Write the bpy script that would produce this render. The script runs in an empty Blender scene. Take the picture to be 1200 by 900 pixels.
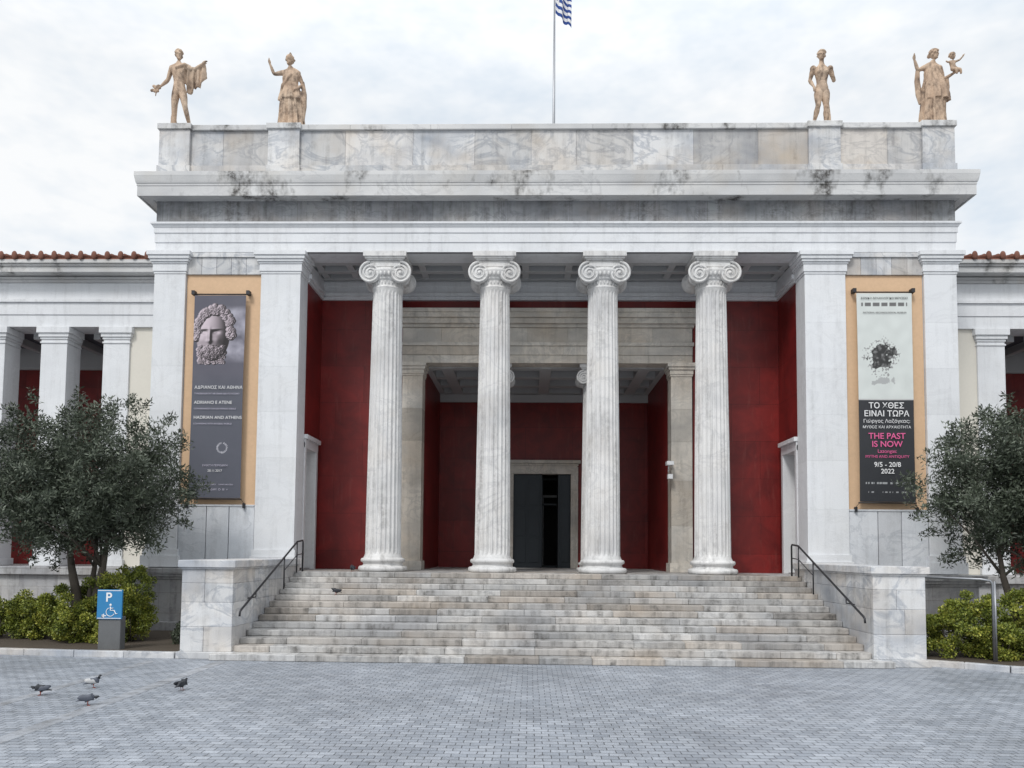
import bpy, bmesh, math, random
import numpy as np
from mathutils import Matrix, Vector, noise as mnoise
random.seed(7); np.random.seed(7)
sc=bpy.context.scene
COL=sc.collection
C0=0.58; PZ=1.88

# ---------------------------------------------------------------- node helpers
def newmat(name):
    m=bpy.data.materials.new(name); m.use_nodes=True
    nt=m.node_tree; b=nt.nodes['Principled BSDF']
    return m,nt,b
def N(nt,t,**kw):
    n=nt.nodes.new(t)
    for k,v in kw.items(): setattr(n,k,v)
    return n
def setin(nt,sock,v):
    if isinstance(v,bpy.types.NodeSocket): nt.links.new(v,sock)
    else:
        if sock.type=='RGBA' and hasattr(v,'__len__') and len(v)==3: v=(*v,1)
        sock.default_value=v
def mix(nt,f,a,b,mode='MIX'):
    n=N(nt,'ShaderNodeMix',data_type='RGBA',blend_type=mode)
    setin(nt,n.inputs[0],f); setin(nt,n.inputs[6],a); setin(nt,n.inputs[7],b)
    return n.outputs[2]
def mth(nt,op,a,b=0.0,c=None,clamp=False):
    n=N(nt,'ShaderNodeMath',operation=op,use_clamp=clamp)
    setin(nt,n.inputs[0],a); setin(nt,n.inputs[1],b)
    if c is not None: setin(nt,n.inputs[2],c)
    return n.outputs[0]
def rng(nt,v,a,b,c=0.0,d=1.0):
    n=N(nt,'ShaderNodeMapRange'); n.clamp=True
    setin(nt,n.inputs[0],v)
    for i,x in zip((1,2,3,4),(a,b,c,d)): n.inputs[i].default_value=x
    return n.outputs[0]
def pos(nt,scale=(1,1,1),loc=(0,0,0),rot=(0,0,0)):
    g=N(nt,'ShaderNodeNewGeometry'); mp=N(nt,'ShaderNodeMapping')
    nt.links.new(g.outputs['Position'],mp.inputs[0])
    mp.inputs['Scale'].default_value=scale; mp.inputs['Location'].default_value=loc; mp.inputs['Rotation'].default_value=rot
    return mp.outputs[0]
def noise(nt,vec,scale,detail=3,rough=.55,dist=0.0):
    n=N(nt,'ShaderNodeTexNoise'); nt.links.new(vec,n.inputs['Vector'])
    n.inputs['Scale'].default_value=scale; n.inputs['Detail'].default_value=detail
    n.inputs['Roughness'].default_value=rough; n.inputs['Distortion'].default_value=dist
    return n.outputs['Fac']
def attr(nt,name):
    a=N(nt,'ShaderNodeAttribute',attribute_name=name); return a.outputs['Fac']
def bump(nt,b,h,strength=.3,dist=.02):
    n=N(nt,'ShaderNodeBump'); n.inputs['Strength'].default_value=strength; n.inputs['Distance'].default_value=dist
    nt.links.new(h,n.inputs['Height']); nt.links.new(n.outputs[0],b.inputs['Normal'])

def stone(name,base,vein=(.25,.26,.28),vamt=.5,warm=(.42,.33,.24),wamt=.2,dirt=(.10,.095,.09),damt=.35,rough=.55,
          joints=None,vs=1.0,tonek=.3,bmp=.25,vrot=(0.3,0.5,0.2),dth=(.48,.75),vw=.045,ss=(2.6,.22)):
    m,nt,b=newmat(name)
    p=pos(nt)
    pv=pos(nt,scale=(vs,vs,vs*1.6),rot=vrot)
    n1=noise(nt,pv,.55,5,.6,1.6)
    vm=rng(nt,mth(nt,'ABSOLUTE',mth(nt,'SUBTRACT',n1,.5)),0,vw,1,0)
    n2=noise(nt,pv,.35,3,.6)
    cloud=rng(nt,n2,.45,.68)
    c=mix(nt,mth(nt,'MULTIPLY',mth(nt,'MAXIMUM',mth(nt,'MULTIPLY',vm,.7),cloud),vamt),base,vein)
    n3=noise(nt,pos(nt,loc=(9,3,5)),.8,3,.6)
    wf=mth(nt,'ADD',mth(nt,'MULTIPLY',rng(nt,n3,.48,.72),wamt),attr(nt,'warm'),clamp=True)
    c=mix(nt,wf,c,warm)
    st=noise(nt,pos(nt,scale=(ss[0],ss[0],ss[1])),1.6,4,.65)
    sp=noise(nt,p,6,3,.7)
    dm=mth(nt,'MULTIPLY',mth(nt,'MULTIPLY',rng(nt,st,*dth),rng(nt,sp,.3,.6)),damt)
    c=mix(nt,dm,c,dirt)
    fine=noise(nt,p,38,2,.7)
    c=mix(nt,1.0,c,mth(nt,'ADD',mth(nt,'MULTIPLY',fine,.3),.85),'MULTIPLY')
    c=mix(nt,1.0,c,mth(nt,'ADD',mth(nt,'MULTIPLY',attr(nt,'tone'),tonek),1.0),'MULTIPLY')
    h=fine
    if joints:
        bw,bh=joints
        s=N(nt,'ShaderNodeSeparateXYZ'); nt.links.new(p,s.inputs[0])
        cb=N(nt,'ShaderNodeCombineXYZ')
        nt.links.new(mth(nt,'ADD',s.outputs[0],s.outputs[1]),cb.inputs[0]); nt.links.new(s.outputs[2],cb.inputs[1])
        br=N(nt,'ShaderNodeTexBrick'); nt.links.new(cb.outputs[0],br.inputs['Vector'])
        br.inputs['Scale'].default_value=1; br.inputs['Brick Width'].default_value=bw; br.inputs['Row Height'].default_value=bh
        br.inputs['Mortar Size'].default_value=.006; br.inputs['Mortar Smooth'].default_value=.3
        br.inputs['Color1'].default_value=(1,1,1,1); br.inputs['Color2'].default_value=(.84,.84,.86,1); br.inputs['Mortar'].default_value=(.55,.53,.5,1)
        c=mix(nt,1.0,c,br.outputs['Color'],'MULTIPLY')
    nt.links.new(c,b.inputs['Base Color'])
    b.inputs['Roughness'].default_value=rough
    b.inputs['Specular IOR Level'].default_value=.35
    bump(nt,b,h,bmp,.01)
    return m
def plain(name,col,rough=.6,metal=0,var=.15,sc_=4,bmp=.1,spec=.4):
    m,nt,b=newmat(name); p=pos(nt); f=noise(nt,p,sc_,4,.65)
    g=noise(nt,p,sc_*12,2,.6)
    k=mth(nt,'ADD',mth(nt,'MULTIPLY',mth(nt,'ADD',f,g),var),1-var)
    nt.links.new(mix(nt,1.0,col,k,'MULTIPLY'),b.inputs['Base Color'])
    b.inputs['Roughness'].default_value=rough; b.inputs['Metallic'].default_value=metal; b.inputs['Specular IOR Level'].default_value=spec
    if bmp: bump(nt,b,g,bmp,.01)
    return m

WHITE=stone('white_marble',(.70,.71,.73),vamt=.22,wamt=.12,damt=.16,rough=.5,joints=(2.6,1.25))
PILA=stone('pilaster_marble',(.72,.735,.755),vamt=.14,wamt=.08,warm=(.58,.53,.46),damt=.26,rough=.5,dth=(.48,.78))
COLM=stone('column_marble',(.70,.695,.685),vein=(.37,.38,.40),vamt=.45,wamt=.2,warm=(.54,.47,.39),damt=.6,rough=.55,vs=1.1,vrot=(0,.25,.3),dth=(.46,.72))
SLAB=stone('slab_marble',(.62,.62,.62),vein=(.25,.28,.33),vamt=.85,wamt=.4,warm=(.52,.43,.33),damt=.5,rough=.55,vs=1.2,tonek=.22,vrot=(.2,.9,.2),vw=.06)
STEP=stone('step_marble',(.50,.495,.485),vein=(.23,.235,.25),vamt=.65,wamt=.32,warm=(.35,.28,.21),damt=.85,dirt=(.085,.08,.075),rough=.5,vs=1.2,tonek=.26,bmp=.5,dth=(.44,.68))
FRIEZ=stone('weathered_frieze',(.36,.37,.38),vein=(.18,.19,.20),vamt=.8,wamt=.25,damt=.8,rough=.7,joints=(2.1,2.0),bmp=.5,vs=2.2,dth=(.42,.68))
CORN=stone('cornice_marble',(.62,.62,.615),vamt=.4,wamt=.3,warm=(.45,.40,.33),damt=.95,dirt=(.055,.05,.045),rough=.65,dth=(.54,.66),ss=(.62,.35))
GREYM=stone('dado_grey_marble',(.62,.64,.67),vein=(.38,.41,.45),vamt=.7,wamt=.06,damt=.25)
PLIN=stone('plinth_marble',(.50,.50,.50),vein=(.28,.29,.31),vamt=.6,wamt=.25,damt=.75,joints=(1.3,.6),rough=.7,dth=(.45,.7))
BEIGE=stone('portal_marble',(.66,.62,.555),vein=(.35,.345,.33),vamt=.7,wamt=.35,warm=(.50,.40,.29),damt=.45,vs=1.8,vw=.07)
CEIL=plain('ceiling_plaster',(.48,.485,.49),.8,var=.12)
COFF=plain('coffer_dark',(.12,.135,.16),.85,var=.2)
CREAM=plain('cream_render',(.68,.65,.58),.85,var=.08,sc_=1)
OCH=plain('ochre_render',(.64,.44,.28),.85,var=.18,sc_=.9)
def redmat():
    m,nt,b=newmat('pompeian_red'); p=pos(nt)
    s=N(nt,'ShaderNodeSeparateXYZ'); nt.links.new(p,s.inputs[0]); cb=N(nt,'ShaderNodeCombineXYZ')
    nt.links.new(mth(nt,'ADD',s.outputs[0],s.outputs[1]),cb.inputs[0]); nt.links.new(s.outputs[2],cb.inputs[1])
    br=N(nt,'ShaderNodeTexBrick'); nt.links.new(cb.outputs[0],br.inputs['Vector'])
    br.inputs['Scale'].default_value=1; br.inputs['Brick Width'].default_value=1.9; br.inputs['Row Height'].default_value=1.25
    br.inputs['Mortar Size'].default_value=.007; br.inputs['Color1'].default_value=(1,1,1,1); br.inputs['Color2'].default_value=(.78,.78,.78,1); br.inputs['Mortar'].default_value=(.45,.45,.45,1)
    n=noise(nt,p,1.2,4,.65,.8)
    c=mix(nt,rng(nt,n,.35,.7),(.225,.018,.016),(.13,.012,.012))
    c=mix(nt,1.0,c,br.outputs['Color'],'MULTIPLY')
    sp=noise(nt,pos(nt,scale=(2,2,.3)),2.5,4,.7)
    c=mix(nt,rng(nt,sp,.55,.85,0,.4),c,(.28,.09,.075))
    nt.links.new(c,b.inputs['Base Color']); b.inputs['Roughness'].default_value=.42; b.inputs['Specular IOR Level'].default_value=.35
    bump(nt,b,noise(nt,p,5,3,.6),.15,.01); return m
RED=redmat()
TILE=plain('terracotta_tile',(.19,.085,.06),.9,var=.55,sc_=3)
STAT=stone('statue_terracotta',(.56,.415,.30),vein=(.30,.20,.14),vamt=.75,wamt=.4,warm=(.64,.55,.44),dirt=(.10,.07,.055),damt=.9,rough=.8,vs=3,dth=(.42,.64),ss=(3.5,1.2))
IRON=plain('iron_rail',(.05,.05,.055),.5,.6,.2)
STEEL=plain('pole_steel',(.30,.31,.33),.4,.7,.1)
DARK=plain('door_dark_metal',(.024,.031,.038),.45,.2,.25)
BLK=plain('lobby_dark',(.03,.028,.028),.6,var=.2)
SOIL=plain('bed_soil',(.075,.06,.045),.95,var=.4,sc_=3,bmp=.8)
BARK=plain('olive_bark',(.10,.085,.07),.95,var=.5,sc_=6,bmp=.8)

# ---------------------------------------------------------------- mesh builder
class MB:
    def __init__(s): s.v=[];s.f=[];s.t=[];s.w=[];s.sm=[]
    def add(s,vs,fs,tone=0,warm=0,sm=False):
        o=len(s.v); s.v+= [tuple(v) for v in vs]
        for f in fs: s.f.append(tuple(i+o for i in f)); s.t.append(tone); s.w.append(warm); s.sm.append(sm)
    def box(s,x0,x1,y0,y1,z0,z1,tone=0,warm=0):
        v=[(x0,y0,z0),(x1,y0,z0),(x1,y1,z0),(x0,y1,z0),(x0,y0,z1),(x1,y0,z1),(x1,y1,z1),(x0,y1,z1)]
        s.add(v,[(0,3,2,1),(4,5,6,7),(0,1,5,4),(1,2,6,5),(2,3,7,6),(3,0,4,7)],tone,warm)
    def revolve(s,prof,c=(0,0,0),seg=32,axis='Z',sm=True,cap=True):
        vs=[];fs=[]
        for r,h in prof:
            for k in range(seg):
                a=2*math.pi*k/seg
                if axis=='Z': vs.append((c[0]+r*math.cos(a),c[1]+r*math.sin(a),c[2]+h))
                else: vs.append((c[0]+r*math.cos(a),c[1]+h,c[2]-r*math.sin(a)))
        n=len(prof)
        for i in range(n-1):
            for k in range(seg):
                k2=(k+1)%seg; fs.append((i*seg+k,i*seg+k2,(i+1)*seg+k2,(i+1)*seg+k))
        if cap: fs.append(tuple(reversed(range(seg)))); fs.append(tuple(range((n-1)*seg,n*seg)))
        s.add(vs,fs,sm=sm)
    def tube(s,pts,rad,seg=8,sm=True):
        pts=[Vector(p) for p in pts]; n=len(pts)
        if not hasattr(rad,'__len__'): rad=[rad]*n
        vs=[];fs=[]; up=None
        for i,p in enumerate(pts):
            d=(pts[min(i+1,n-1)]-pts[max(i-1,0)]).normalized()
            if up is None: up=Vector((0,0,1)) if abs(d.z)<.9 else Vector((1,0,0))
            a=d.cross(up).normalized(); b_=a.cross(d).normalized(); up=b_
            for k in range(seg):
                t=2*math.pi*k/seg; vs.append(p+(a*math.cos(t)+b_*math.sin(t))*rad[i])
        for i in range(n-1):
            for k in range(seg):
                k2=(k+1)%seg; fs.append((i*seg+k,i*seg+k2,(i+1)*seg+k2,(i+1)*seg+k))
        fs.append(tuple(reversed(range(seg)))); fs.append(tuple(range((n-1)*seg,n*seg)))
        s.add(vs,fs,sm=sm)
    def ell(s,c,r,seg=16,rings=10,rot=None):
        vs=[];fs=[]
        for i in range(rings+1):
            ph=math.pi*i/rings
            for k in range(seg):
                a=2*math.pi*k/seg
                v=Vector((r[0]*math.sin(ph)*math.cos(a),r[1]*math.sin(ph)*math.sin(a),r[2]*math.cos(ph)))
                if i in(0,rings): v=Vector((r[0]*1e-3*math.cos(a),r[1]*1e-3*math.sin(a),r[2]*math.cos(ph)))
                if rot: v=rot@v
                vs.append(Vector(c)+v)
        for i in range(rings):
            for k in range(seg):
                k2=(k+1)%seg; fs.append((i*seg+k,(i+1)*seg+k,(i+1)*seg+k2,i*seg+k2))
        fs.append(tuple(range(seg))); fs.append(tuple(reversed(range(rings*seg,(rings+1)*seg))))
        s.add(vs,fs,sm=True)
    def ring_profile(s,x0,x1,y0,y1,prof):
        vs=[];fs=[]
        for o,z in prof: vs+=[(x0-o,y1,z),(x0-o,y0-o,z),(x1+o,y0-o,z),(x1+o,y1,z)]
        for i in range(len(prof)-1):
            for k in range(3): a=i*4+k; fs.append((a,a+1,a+5,a+4))
        s.add(vs,fs)
    def mesh(s,name):
        me=bpy.data.meshes.new(name); me.from_pydata(s.v,[],s.f)
        a=me.attributes.new('tone','FLOAT','FACE'); a.data.foreach_set('value',s.t)
        a=me.attributes.new('warm','FLOAT','FACE'); a.data.foreach_set('value',s.w)
        me.polygons.foreach_set('use_smooth',s.sm); me.update(); return me
    def build(s,name,mat,parent=None,bevel=0):
        me=s.mesh(name); me.materials.append(mat)
        o=bpy.data.objects.new(name,me); COL.objects.link(o)
        if parent: o.parent=parent
        if bevel:
            b=o.modifiers.new('b','BEVEL'); b.width=bevel; b.segments=2; b.limit_method='ANGLE'
        return o
def empty(name,loc=(0,0,0)):
    o=bpy.data.objects.new(name,None); o.location=loc; o.empty_display_size=.3; COL.objects.link(o); return o
def clean(o):
    bm=bmesh.new(); bm.from_mesh(o.data); bmesh.ops.recalc_face_normals(bm,faces=bm.faces); bm.to_mesh(o.data); bm.free()

# ---------------------------------------------------------------- MUSEUM
mus=empty('museum_building')
X0,X1=C0-12.22,C0+12.22; AI=7.70; AO=8.90; PI_=11.25; YF=23.0; YB=25.6; YI=30.6; ZA=11.66
w=MB()
for sgn in(-1,1):
    def bx(a,b,*r,**k):
        xa,xb=sorted((C0+sgn*a,C0+sgn*b)); w.box(xa,xb,*r,**k)
    bx(AI+.08,12.14,YF+.12,23.95,PZ,ZA-.01)
    bx(AI+.08,12.14,25.15,34,PZ,ZA-.01)
    bx(AI+.08,12.14,23.95,25.15,5.75,ZA-.01)
    bx(AI+.9,12.14,23.95,25.15,PZ,5.75)
w.build('wall_core',WHITE,mus)
w=MB()
w.box(C0-AI-.07,C0+AI+.07,YF+.01,23.9,ZA,13.6)
w.box(C0-AI-.07,C0+AI+.07,YB+.02,26.1,11.0,13.6)
w.build('porch_lintel',PILA,mus)
w=MB(); w.box(X0+.1,X1-.1,YF+.1,34,13.62,13.95); w.build('roof_slab',CORN,mus)
w=MB(); cp=MB()
def capital_box(x0,x1,y0,y1,z0=10.98,z1=ZA-.004,k=1.0):
    prof=[(.02,z0,z0+.07),(.045*k,z0+.07,z0+.30),(.07*k,z0+.30,z0+.36),(.11*k,z0+.36,z0+.44),(.15*k,z0+.44,z0+.54),(.19*k,z0+.54,z1)]
    for o,a,b in prof: cp.box(x0-o,x1+o,y0-o,y1,a,b)
for sgn in(-1,1):
    for a,b,yb in((AI-.02,AO,23.78),(PI_,12.22,23.5)):
        xa,xb=sorted((C0+sgn*a,C0+sgn*b))
        zz=[2.5,3.85,5.3,6.7,8.1,9.5,10.99]
        for z0,z1 in zip(zz,zz[1:]): w.box(xa,xb,YF,yb,z0+.0005,z1-.0005,random.uniform(-.16,.1))
        w.box(xa-.05,xb+.05,YF-.05,yb+.01,2.3,2.5)
        w.box(xa-.09,xb+.09,YF-.09,yb+.02,1.96,2.3)
        capital_box(xa,xb,YF,yb+.03)
    xa,xb=sorted((C0+sgn*12.22,C0+sgn*12.1)); w.box(xa,xb,23.5,34,PZ,10.98)
o=w.build('pilasters',PILA,mus,.003); cp.build('pilaster_capitals',PILA,mus,.008)
w=MB(); d=MB(); oc=MB()
for sgn in(-1,1):
    xa,xb=sorted((C0+sgn*(AO+.02),C0+sgn*(PI_-.02)))
    n=5; L=(xb-xa)/n
    for i in range(n): w.box(xa+i*L+.004,xb-(n-1-i)*L-.004,YF+.03,YF+.2,10.97,11.5,random.uniform(-.8,.5),random.choice([0,0,.2,.4]))
    w.box(xa-.01,xb+.01,YF-.02,YF+.2,11.503,ZA-.018,.5)
    oc.box(xa,xb,YF+.09,YF+.2,3.86,10.965)
    for i,(a,b) in enumerate(((0,.36),(.37,.66),(.67,1))):
        d.box(xa+(xb-xa)*a,xa+(xb-xa)*b,YF+.04,YF+.2,1.96,3.80,random.uniform(-.5,.5))
    d.box(xa,xb,YF+.02,YF+.2,3.8,3.86)
w.build('capital_band',SLAB,mus,.006); d.build('dado_slabs',GREYM,mus,.008); oc.build('ochre_panels',OCH,mus)
w=MB()
for sgn in(-1,1):
    xa,xb=sorted((C0+sgn*(AI-.9),C0+sgn*12.5))
    w.box(xa,xb,22.72,34,-.05,1.6); xa,xb=sorted((C0+sgn*(AI-.9),C0+sgn*12.62))
    w.box(xa,xb,22.6,34,-.05,.35)
w.build('plinth',PLIN,mus,.02)
w=MB()
for sgn in(-1,1):
    for o_,a,b in((.05,1.6,1.68),(.12,1.68,1.76),(.16,1.76,1.93)):
        xa,xb=sorted((C0+sgn*(AI+.1),C0+sgn*(12.5+o_))); w.box(xa,xb,22.72-o_,33.9,a,b)
w.build('plinth_moulding',PLIN,mus,.015)
w=MB(); w.ring_profile(X0,X1,YF,34,[(0,ZA),(0,11.96),(.025,11.965),(.025,12.25),(.05,12.255),(.05,12.42),(.07,12.43),(.10,12.50),(.13,12.51),(.13,12.57),(.01,12.585)]); w.build('architrave',PILA,mus)
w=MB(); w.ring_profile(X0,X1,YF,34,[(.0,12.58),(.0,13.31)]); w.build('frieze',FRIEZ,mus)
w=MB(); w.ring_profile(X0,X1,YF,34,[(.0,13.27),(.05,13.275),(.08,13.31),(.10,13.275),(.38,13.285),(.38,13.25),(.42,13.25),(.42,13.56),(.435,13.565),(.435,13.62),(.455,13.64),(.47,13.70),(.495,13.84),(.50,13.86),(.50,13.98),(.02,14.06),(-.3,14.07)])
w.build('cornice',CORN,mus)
w=MB(); w.box(X0+.01,X1-.01,YF+.02,YF+.11,ZA,13.6); w.build('entablature_core',PILA,mus)
# parapet
w=MB(); cap=MB()
posts=[(-12.22,-11.26),(-8.80,-7.82),(7.86,8.82),(11.30,12.26)]
px=[(C0+a,C0+b) for a,b in posts]
def slabs(x0,x1,n,y0,y1,z0,z1):
    L=(x1-x0)/n
    e=[x0]+[x0+L*(i+random.uniform(-.22,.22)) for i in range(1,n)]+[x1]
    for a,b in zip(e,e[1:]): w.box(a+.002,b-.002,y0,y1,z0,z1,random.uniform(-.9,.5),random.choice([0,0,0,.15,.4]))
for (a,b),n in (((px[0][1],px[1][0]),2),((px[1][1],px[2][0]),9),((px[2][1],px[3][0]),2)):
    slabs(a,b,n,YF+.08,YF+.5,14.42,15.55)
    L=b-a; m=max(1,int(n*.7))
    for i in range(m): w.box(a+L*i/m+.002,a+L*(i+1)/m-.002,YF+.02,YF+.52,14.0,14.42,random.uniform(-.5,.4),random.choice([0,.1,.2]))
for a,b in px:
    w.box(a,b,YF-.02,YF+.95,14.40,15.56,random.uniform(-.2,.5)); w.box(a-.04,b+.04,YF-.06,YF+1.0,14.0,14.40,.2)
for xa,xb in((X0+.05,X0+.5),(X1-.5,X1-.05)): w.box(xa,xb,YF+.95,34,14.0,15.55,0)
w.build('parapet_slabs',SLAB,mus,.008)
L=(px[3][0]-px[0][1])/9
for i in range(9): cap.box(px[0][1]+L*i+.002,px[0][1]+L*(i+1)-.002,YF+.0,YF+.58,15.552,15.72,random.uniform(-.2,.4))
for a,b in px: cap.box(a-.05,b+.05,YF-.08,YF+1.02,15.564,15.74,.4)
for xa,xb in((X0,X0+.55),(X1-.55,X1)): cap.box(xa,xb,YF+1.03,34,15.552,15.70)
cap.build('parapet_coping',CORN,mus,.012)

r=MB(); fr=MB(); dk=MB()
for sgn in(-1,1):
    def rb(a,b,*z):
        xa,xb=sorted((C0+sgn*a,C0+sgn*b)); r.box(xa,xb,*z)
    def fb(a,b,*z):
        xa,xb=sorted((C0+sgn*a,C0+sgn*b)); fr.box(xa,xb,*z)
    rb(AI,AI+.08,23.79,23.95,PZ,11.0); rb(AI,AI+.08,25.15,YB+.1,PZ,11.0); rb(AI,AI+.08,23.95,25.15,5.752,11.0)
    fb(AI-.05,AI+.6,23.82,23.99,PZ,5.9); fb(AI-.05,AI+.6,25.11,25.28,PZ,5.9); fb(AI-.053,AI+.6,23.82,25.28,5.72,6.0); fb(AI-.13,AI+.2,23.79,25.34,6.0,6.14)
    xa,xb=sorted((C0+sgn*(AI+.5),C0+sgn*(AI+.55)))
    dk.box(xa,xb,23.99,25.11,PZ,5.72)
    rb(4.86,AI+.0,YB,YB+.3,PZ,11.0)
    fb(AI-.07,AI+.05,23.79,YB+.02,11.0,ZA-.01)
    fb(AI-.14,AI+.05,23.79,YB+.02,11.12,11.26)
r.box(C0-4.86,C0+4.86,YB+.02,YB+.32,10.66,11.0)
r.box(C0-4.6,C0-4.22,26.1,YI,PZ,8.85); r.box(C0+4.1,C0+4.6,26.1,YI,PZ,8.85)
dx0,dx1=-.66,1.62
r.box(C0-4.3,dx0-.2,YI,YI+.3,PZ,8.85); r.box(dx1+.2,C0+4.3,YI,YI+.3,PZ,8.85); r.box(dx0-.2,dx1+.2,YI+.001,YI+.301,5.9,8.85)
r.build('red_walls',RED,mus)
fr.box(C0-AI+.02,C0+AI-.02,YB-.09,YB+.02,11.003,ZA-.012); fr.box(C0-AI+.02,C0+AI-.02,YB-.16,YB+.01,11.12,11.24)
fr.box(C0-AI+.02,C0+AI-.02,YB-.12,YB+.01,11.45,11.6)
fr.build('white_frames',PILA,mus,.01)
dk.build('side_doors',CREAM,mus)
w=MB()
for a,b in((C0-4.90,C0-4.22),(C0+4.10,C0+4.80)):
    zz=[PZ+.3,3.4,4.9,6.2,7.3,8.4]
    for z0,z1 in zip(zz,zz[1:]): w.box(a,b,YB-.12,26.12,z0+.001,z1-.001,random.uniform(-.9,.4),random.choice([0,0,.2]))
    w.box(a-.06,b+.06,YB-.18,26.15,PZ,PZ+.3)
    for i,(o_,z0,z1) in enumerate(((.02,8.4,8.47),(.04,8.47,8.62),(.08,8.62,8.72),(.12,8.72,8.85))): w.box(a-o_,b+o_,YB-.12-o_,26.13+o_*.2,z0,z1)
xa,xb=C0-4.92,C0+4.82
n=7
for z0,z1,o_ in((8.85,9.12,.10),(9.123,9.42,.13),(9.54,10.05,.09)):
    e=[xa]+[xa+(xb-xa)*(i+random.uniform(-.2,.2))/n for i in range(1,n)]+[xb]
    for a,b in zip(e,e[1:]): w.box(a+.001,b-.001,YB-o_,26.1,z0,z1,random.uniform(-.4,.4),random.choice([0,.15,.3]))
w.box(xa-.04,xb+.04,YB-.19,26.0,9.423,9.537,.2)
w.box(xa-.05,xb+.05,YB-.17,26.0,10.053,10.16); w.box(xa-.12,xb+.12,YB-.28,26.0,10.163,10.34,.2); w.box(xa-.2,xb+.2,YB-.38,26.0,10.343,10.50,.3); w.box(xa-.24,xb+.24,YB-.43,26.0,10.503,10.63,.3)
w.build('portal_entablature',BEIGE,mus,.006)
w=MB(); k=MB()
k.box(C0-4.6,C0+4.6,26.0,YI+.3,9.1,9.2)
xs=[C0-4.22,-2.9,-1.18,.5,2.18,3.9,C0+4.1]
for x in xs: w.box(x-.2,x+.2,26.1,YI,8.80,9.09)
for y in(26.3,27.7,29.1,30.4): w.box(C0-4.22,C0+4.1,y-.18,y+.18,8.82,9.088)
w.box(C0-4.22,C0+4.1,YI-.12,YI-.001,8.5,8.80)
w.build('inner_ceiling_beams',CEIL,mus)
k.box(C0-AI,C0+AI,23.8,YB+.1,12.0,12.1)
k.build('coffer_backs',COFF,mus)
w=MB()
CX=[-4.50,-1.14,2.22,5.57]
for x in(-6.9,-5.9,-3.55,-2.15,-.2,1.2,3.15,4.5,6.9,8.1): w.box(x-.11,x+.11,23.9,YB,11.68,12.0)
for x in CX: w.box(x-.42,x+.42,23.9,YB,11.62,12.0)
for y in(24.0,24.75,YB-.15): w.box(C0-AI,C0+AI,y-.12,y+.12,11.66,11.998)
w.build('porch_ceiling_beams',CEIL,mus,.01)

# main door
w=MB()
fx0,fx1=dx0-.26,dx1+.26
for s,a,b in((-1,fx0,dx0),(1,dx1,fx1)):
    w.box(a,b,YI-.12,YI+.35,PZ,5.62)
    if s<0: w.box(a-.03,a+.05,YI-.16,YI,PZ,5.9)
    else: w.box(b-.05,b+.03,YI-.16,YI,PZ,5.9)
w.box(fx0,fx1,YI-.121,YI+.35,5.62,5.95); w.box(fx0-.04,fx1+.04,YI-.17,YI,5.95,6.03); w.box(fx0-.12,fx1+.12,YI-.26,YI,6.03,6.16)
w.build('door_surround',BEIGE,mus,.01)
w=MB()
cx=(dx0+dx1)/2
w.box(dx0,cx-.02,YI+.05,YI+.11,PZ,5.62)
for z0,z1 in((2.1,3.0),(3.15,4.2),(4.35,5.45)):
    for a,b in((dx0+.1,dx0+.5),(dx0+.62,cx-.12)): w.box(a,b,YI+.02,YI+.055,z0,z1)
w.box(cx-.05,cx+.0,YI+.0,YI+.1,PZ,5.62)
w.box(dx1-.50,dx1-.42,YI+.05,YI+1.1,PZ,5.62); w.box(dx1-.42,dx1,YI+.05,YI+.11,PZ,5.62)
for z0,z1 in((2.1,3.0),(3.15,4.2),(4.35,5.45)): w.box(dx1-.34,dx1-.08,YI+.02,YI+.055,z0,z1)
for x in(cx+.0,dx1-.5): w.box(x,x+.06,YI+1.2,YI+1.27,PZ,5.6)
for z in(PZ,4.45,5.5): w.box(cx,dx1-.45,YI+1.2,YI+1.27,z,z+.07)
w.build('entrance_door',DARK,mus,.006)
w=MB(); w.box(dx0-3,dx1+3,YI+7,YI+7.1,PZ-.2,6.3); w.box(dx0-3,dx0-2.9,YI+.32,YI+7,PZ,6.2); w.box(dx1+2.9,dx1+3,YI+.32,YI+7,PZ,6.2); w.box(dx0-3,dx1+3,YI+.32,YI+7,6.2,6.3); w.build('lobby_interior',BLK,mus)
w=MB(); w.box(.52,.60,YI+3.0,YI+3.1,PZ,4.9); w.box(1.3,1.38,YI+3.0,YI+3.1,PZ,4.9); w.box(.5,1.4,YI+3.0,YI+3.1,4.9,5.0); w.build('lobby_inner_frame',CEIL,mus)
cm=MB(); cm.box(C0+3.9,C0+4.12,25.1,25.42,5.4,5.52); cm.tube([(C0+4.0,25.4,5.46),(C0+4.0,25.45,5.2)],.02); cm.box(C0+3.95,C0+4.1,25.2,25.4,4.95,5.1)
cm.build('security_camera',PILA,mus)

# platform + stairs
w=MB()
def course(x0,x1,y0,y1,z0,z1,Lm,jt=.012):
    x=x0
    while x<x1-.01:
        L=random.uniform(.6,1.4)*Lm; xe=x+L
        if x1-xe<.6: xe=x1
        dz=random.uniform(-.004,.004)
        w.box(x+.002,xe-.002,y0+random.uniform(-jt,jt),y1,z0+.004,z1+dz,random.uniform(-1,.8),random.choice([0,0,0,.1,.2,.4])); x=xe
NR=13; rh=PZ/NR; y0=17.28; y1=22.1; td=(y1-y0)/(NR-1)
for i in range(NR):
    xa,xb=(-6.8,7.74)
    if i<2: xa,xb=-7.2,8.1
    ya=y0+i*td
    course(xa,xb,ya,ya+td+.12,i*rh,(i+1)*rh,1.7)
w2=MB()
w2.box(-6.79,7.73,17.8,22.2,-.05,.10)
for i in range(2,NR): w2.box(-6.79,7.73,y0+i*td+.05,22.4,i*rh-.02-rh,i*rh-.006)
w2.box(C0-AI-.05,C0+AI+.05,22.2,YI+.3,-.05,PZ-.02)
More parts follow.
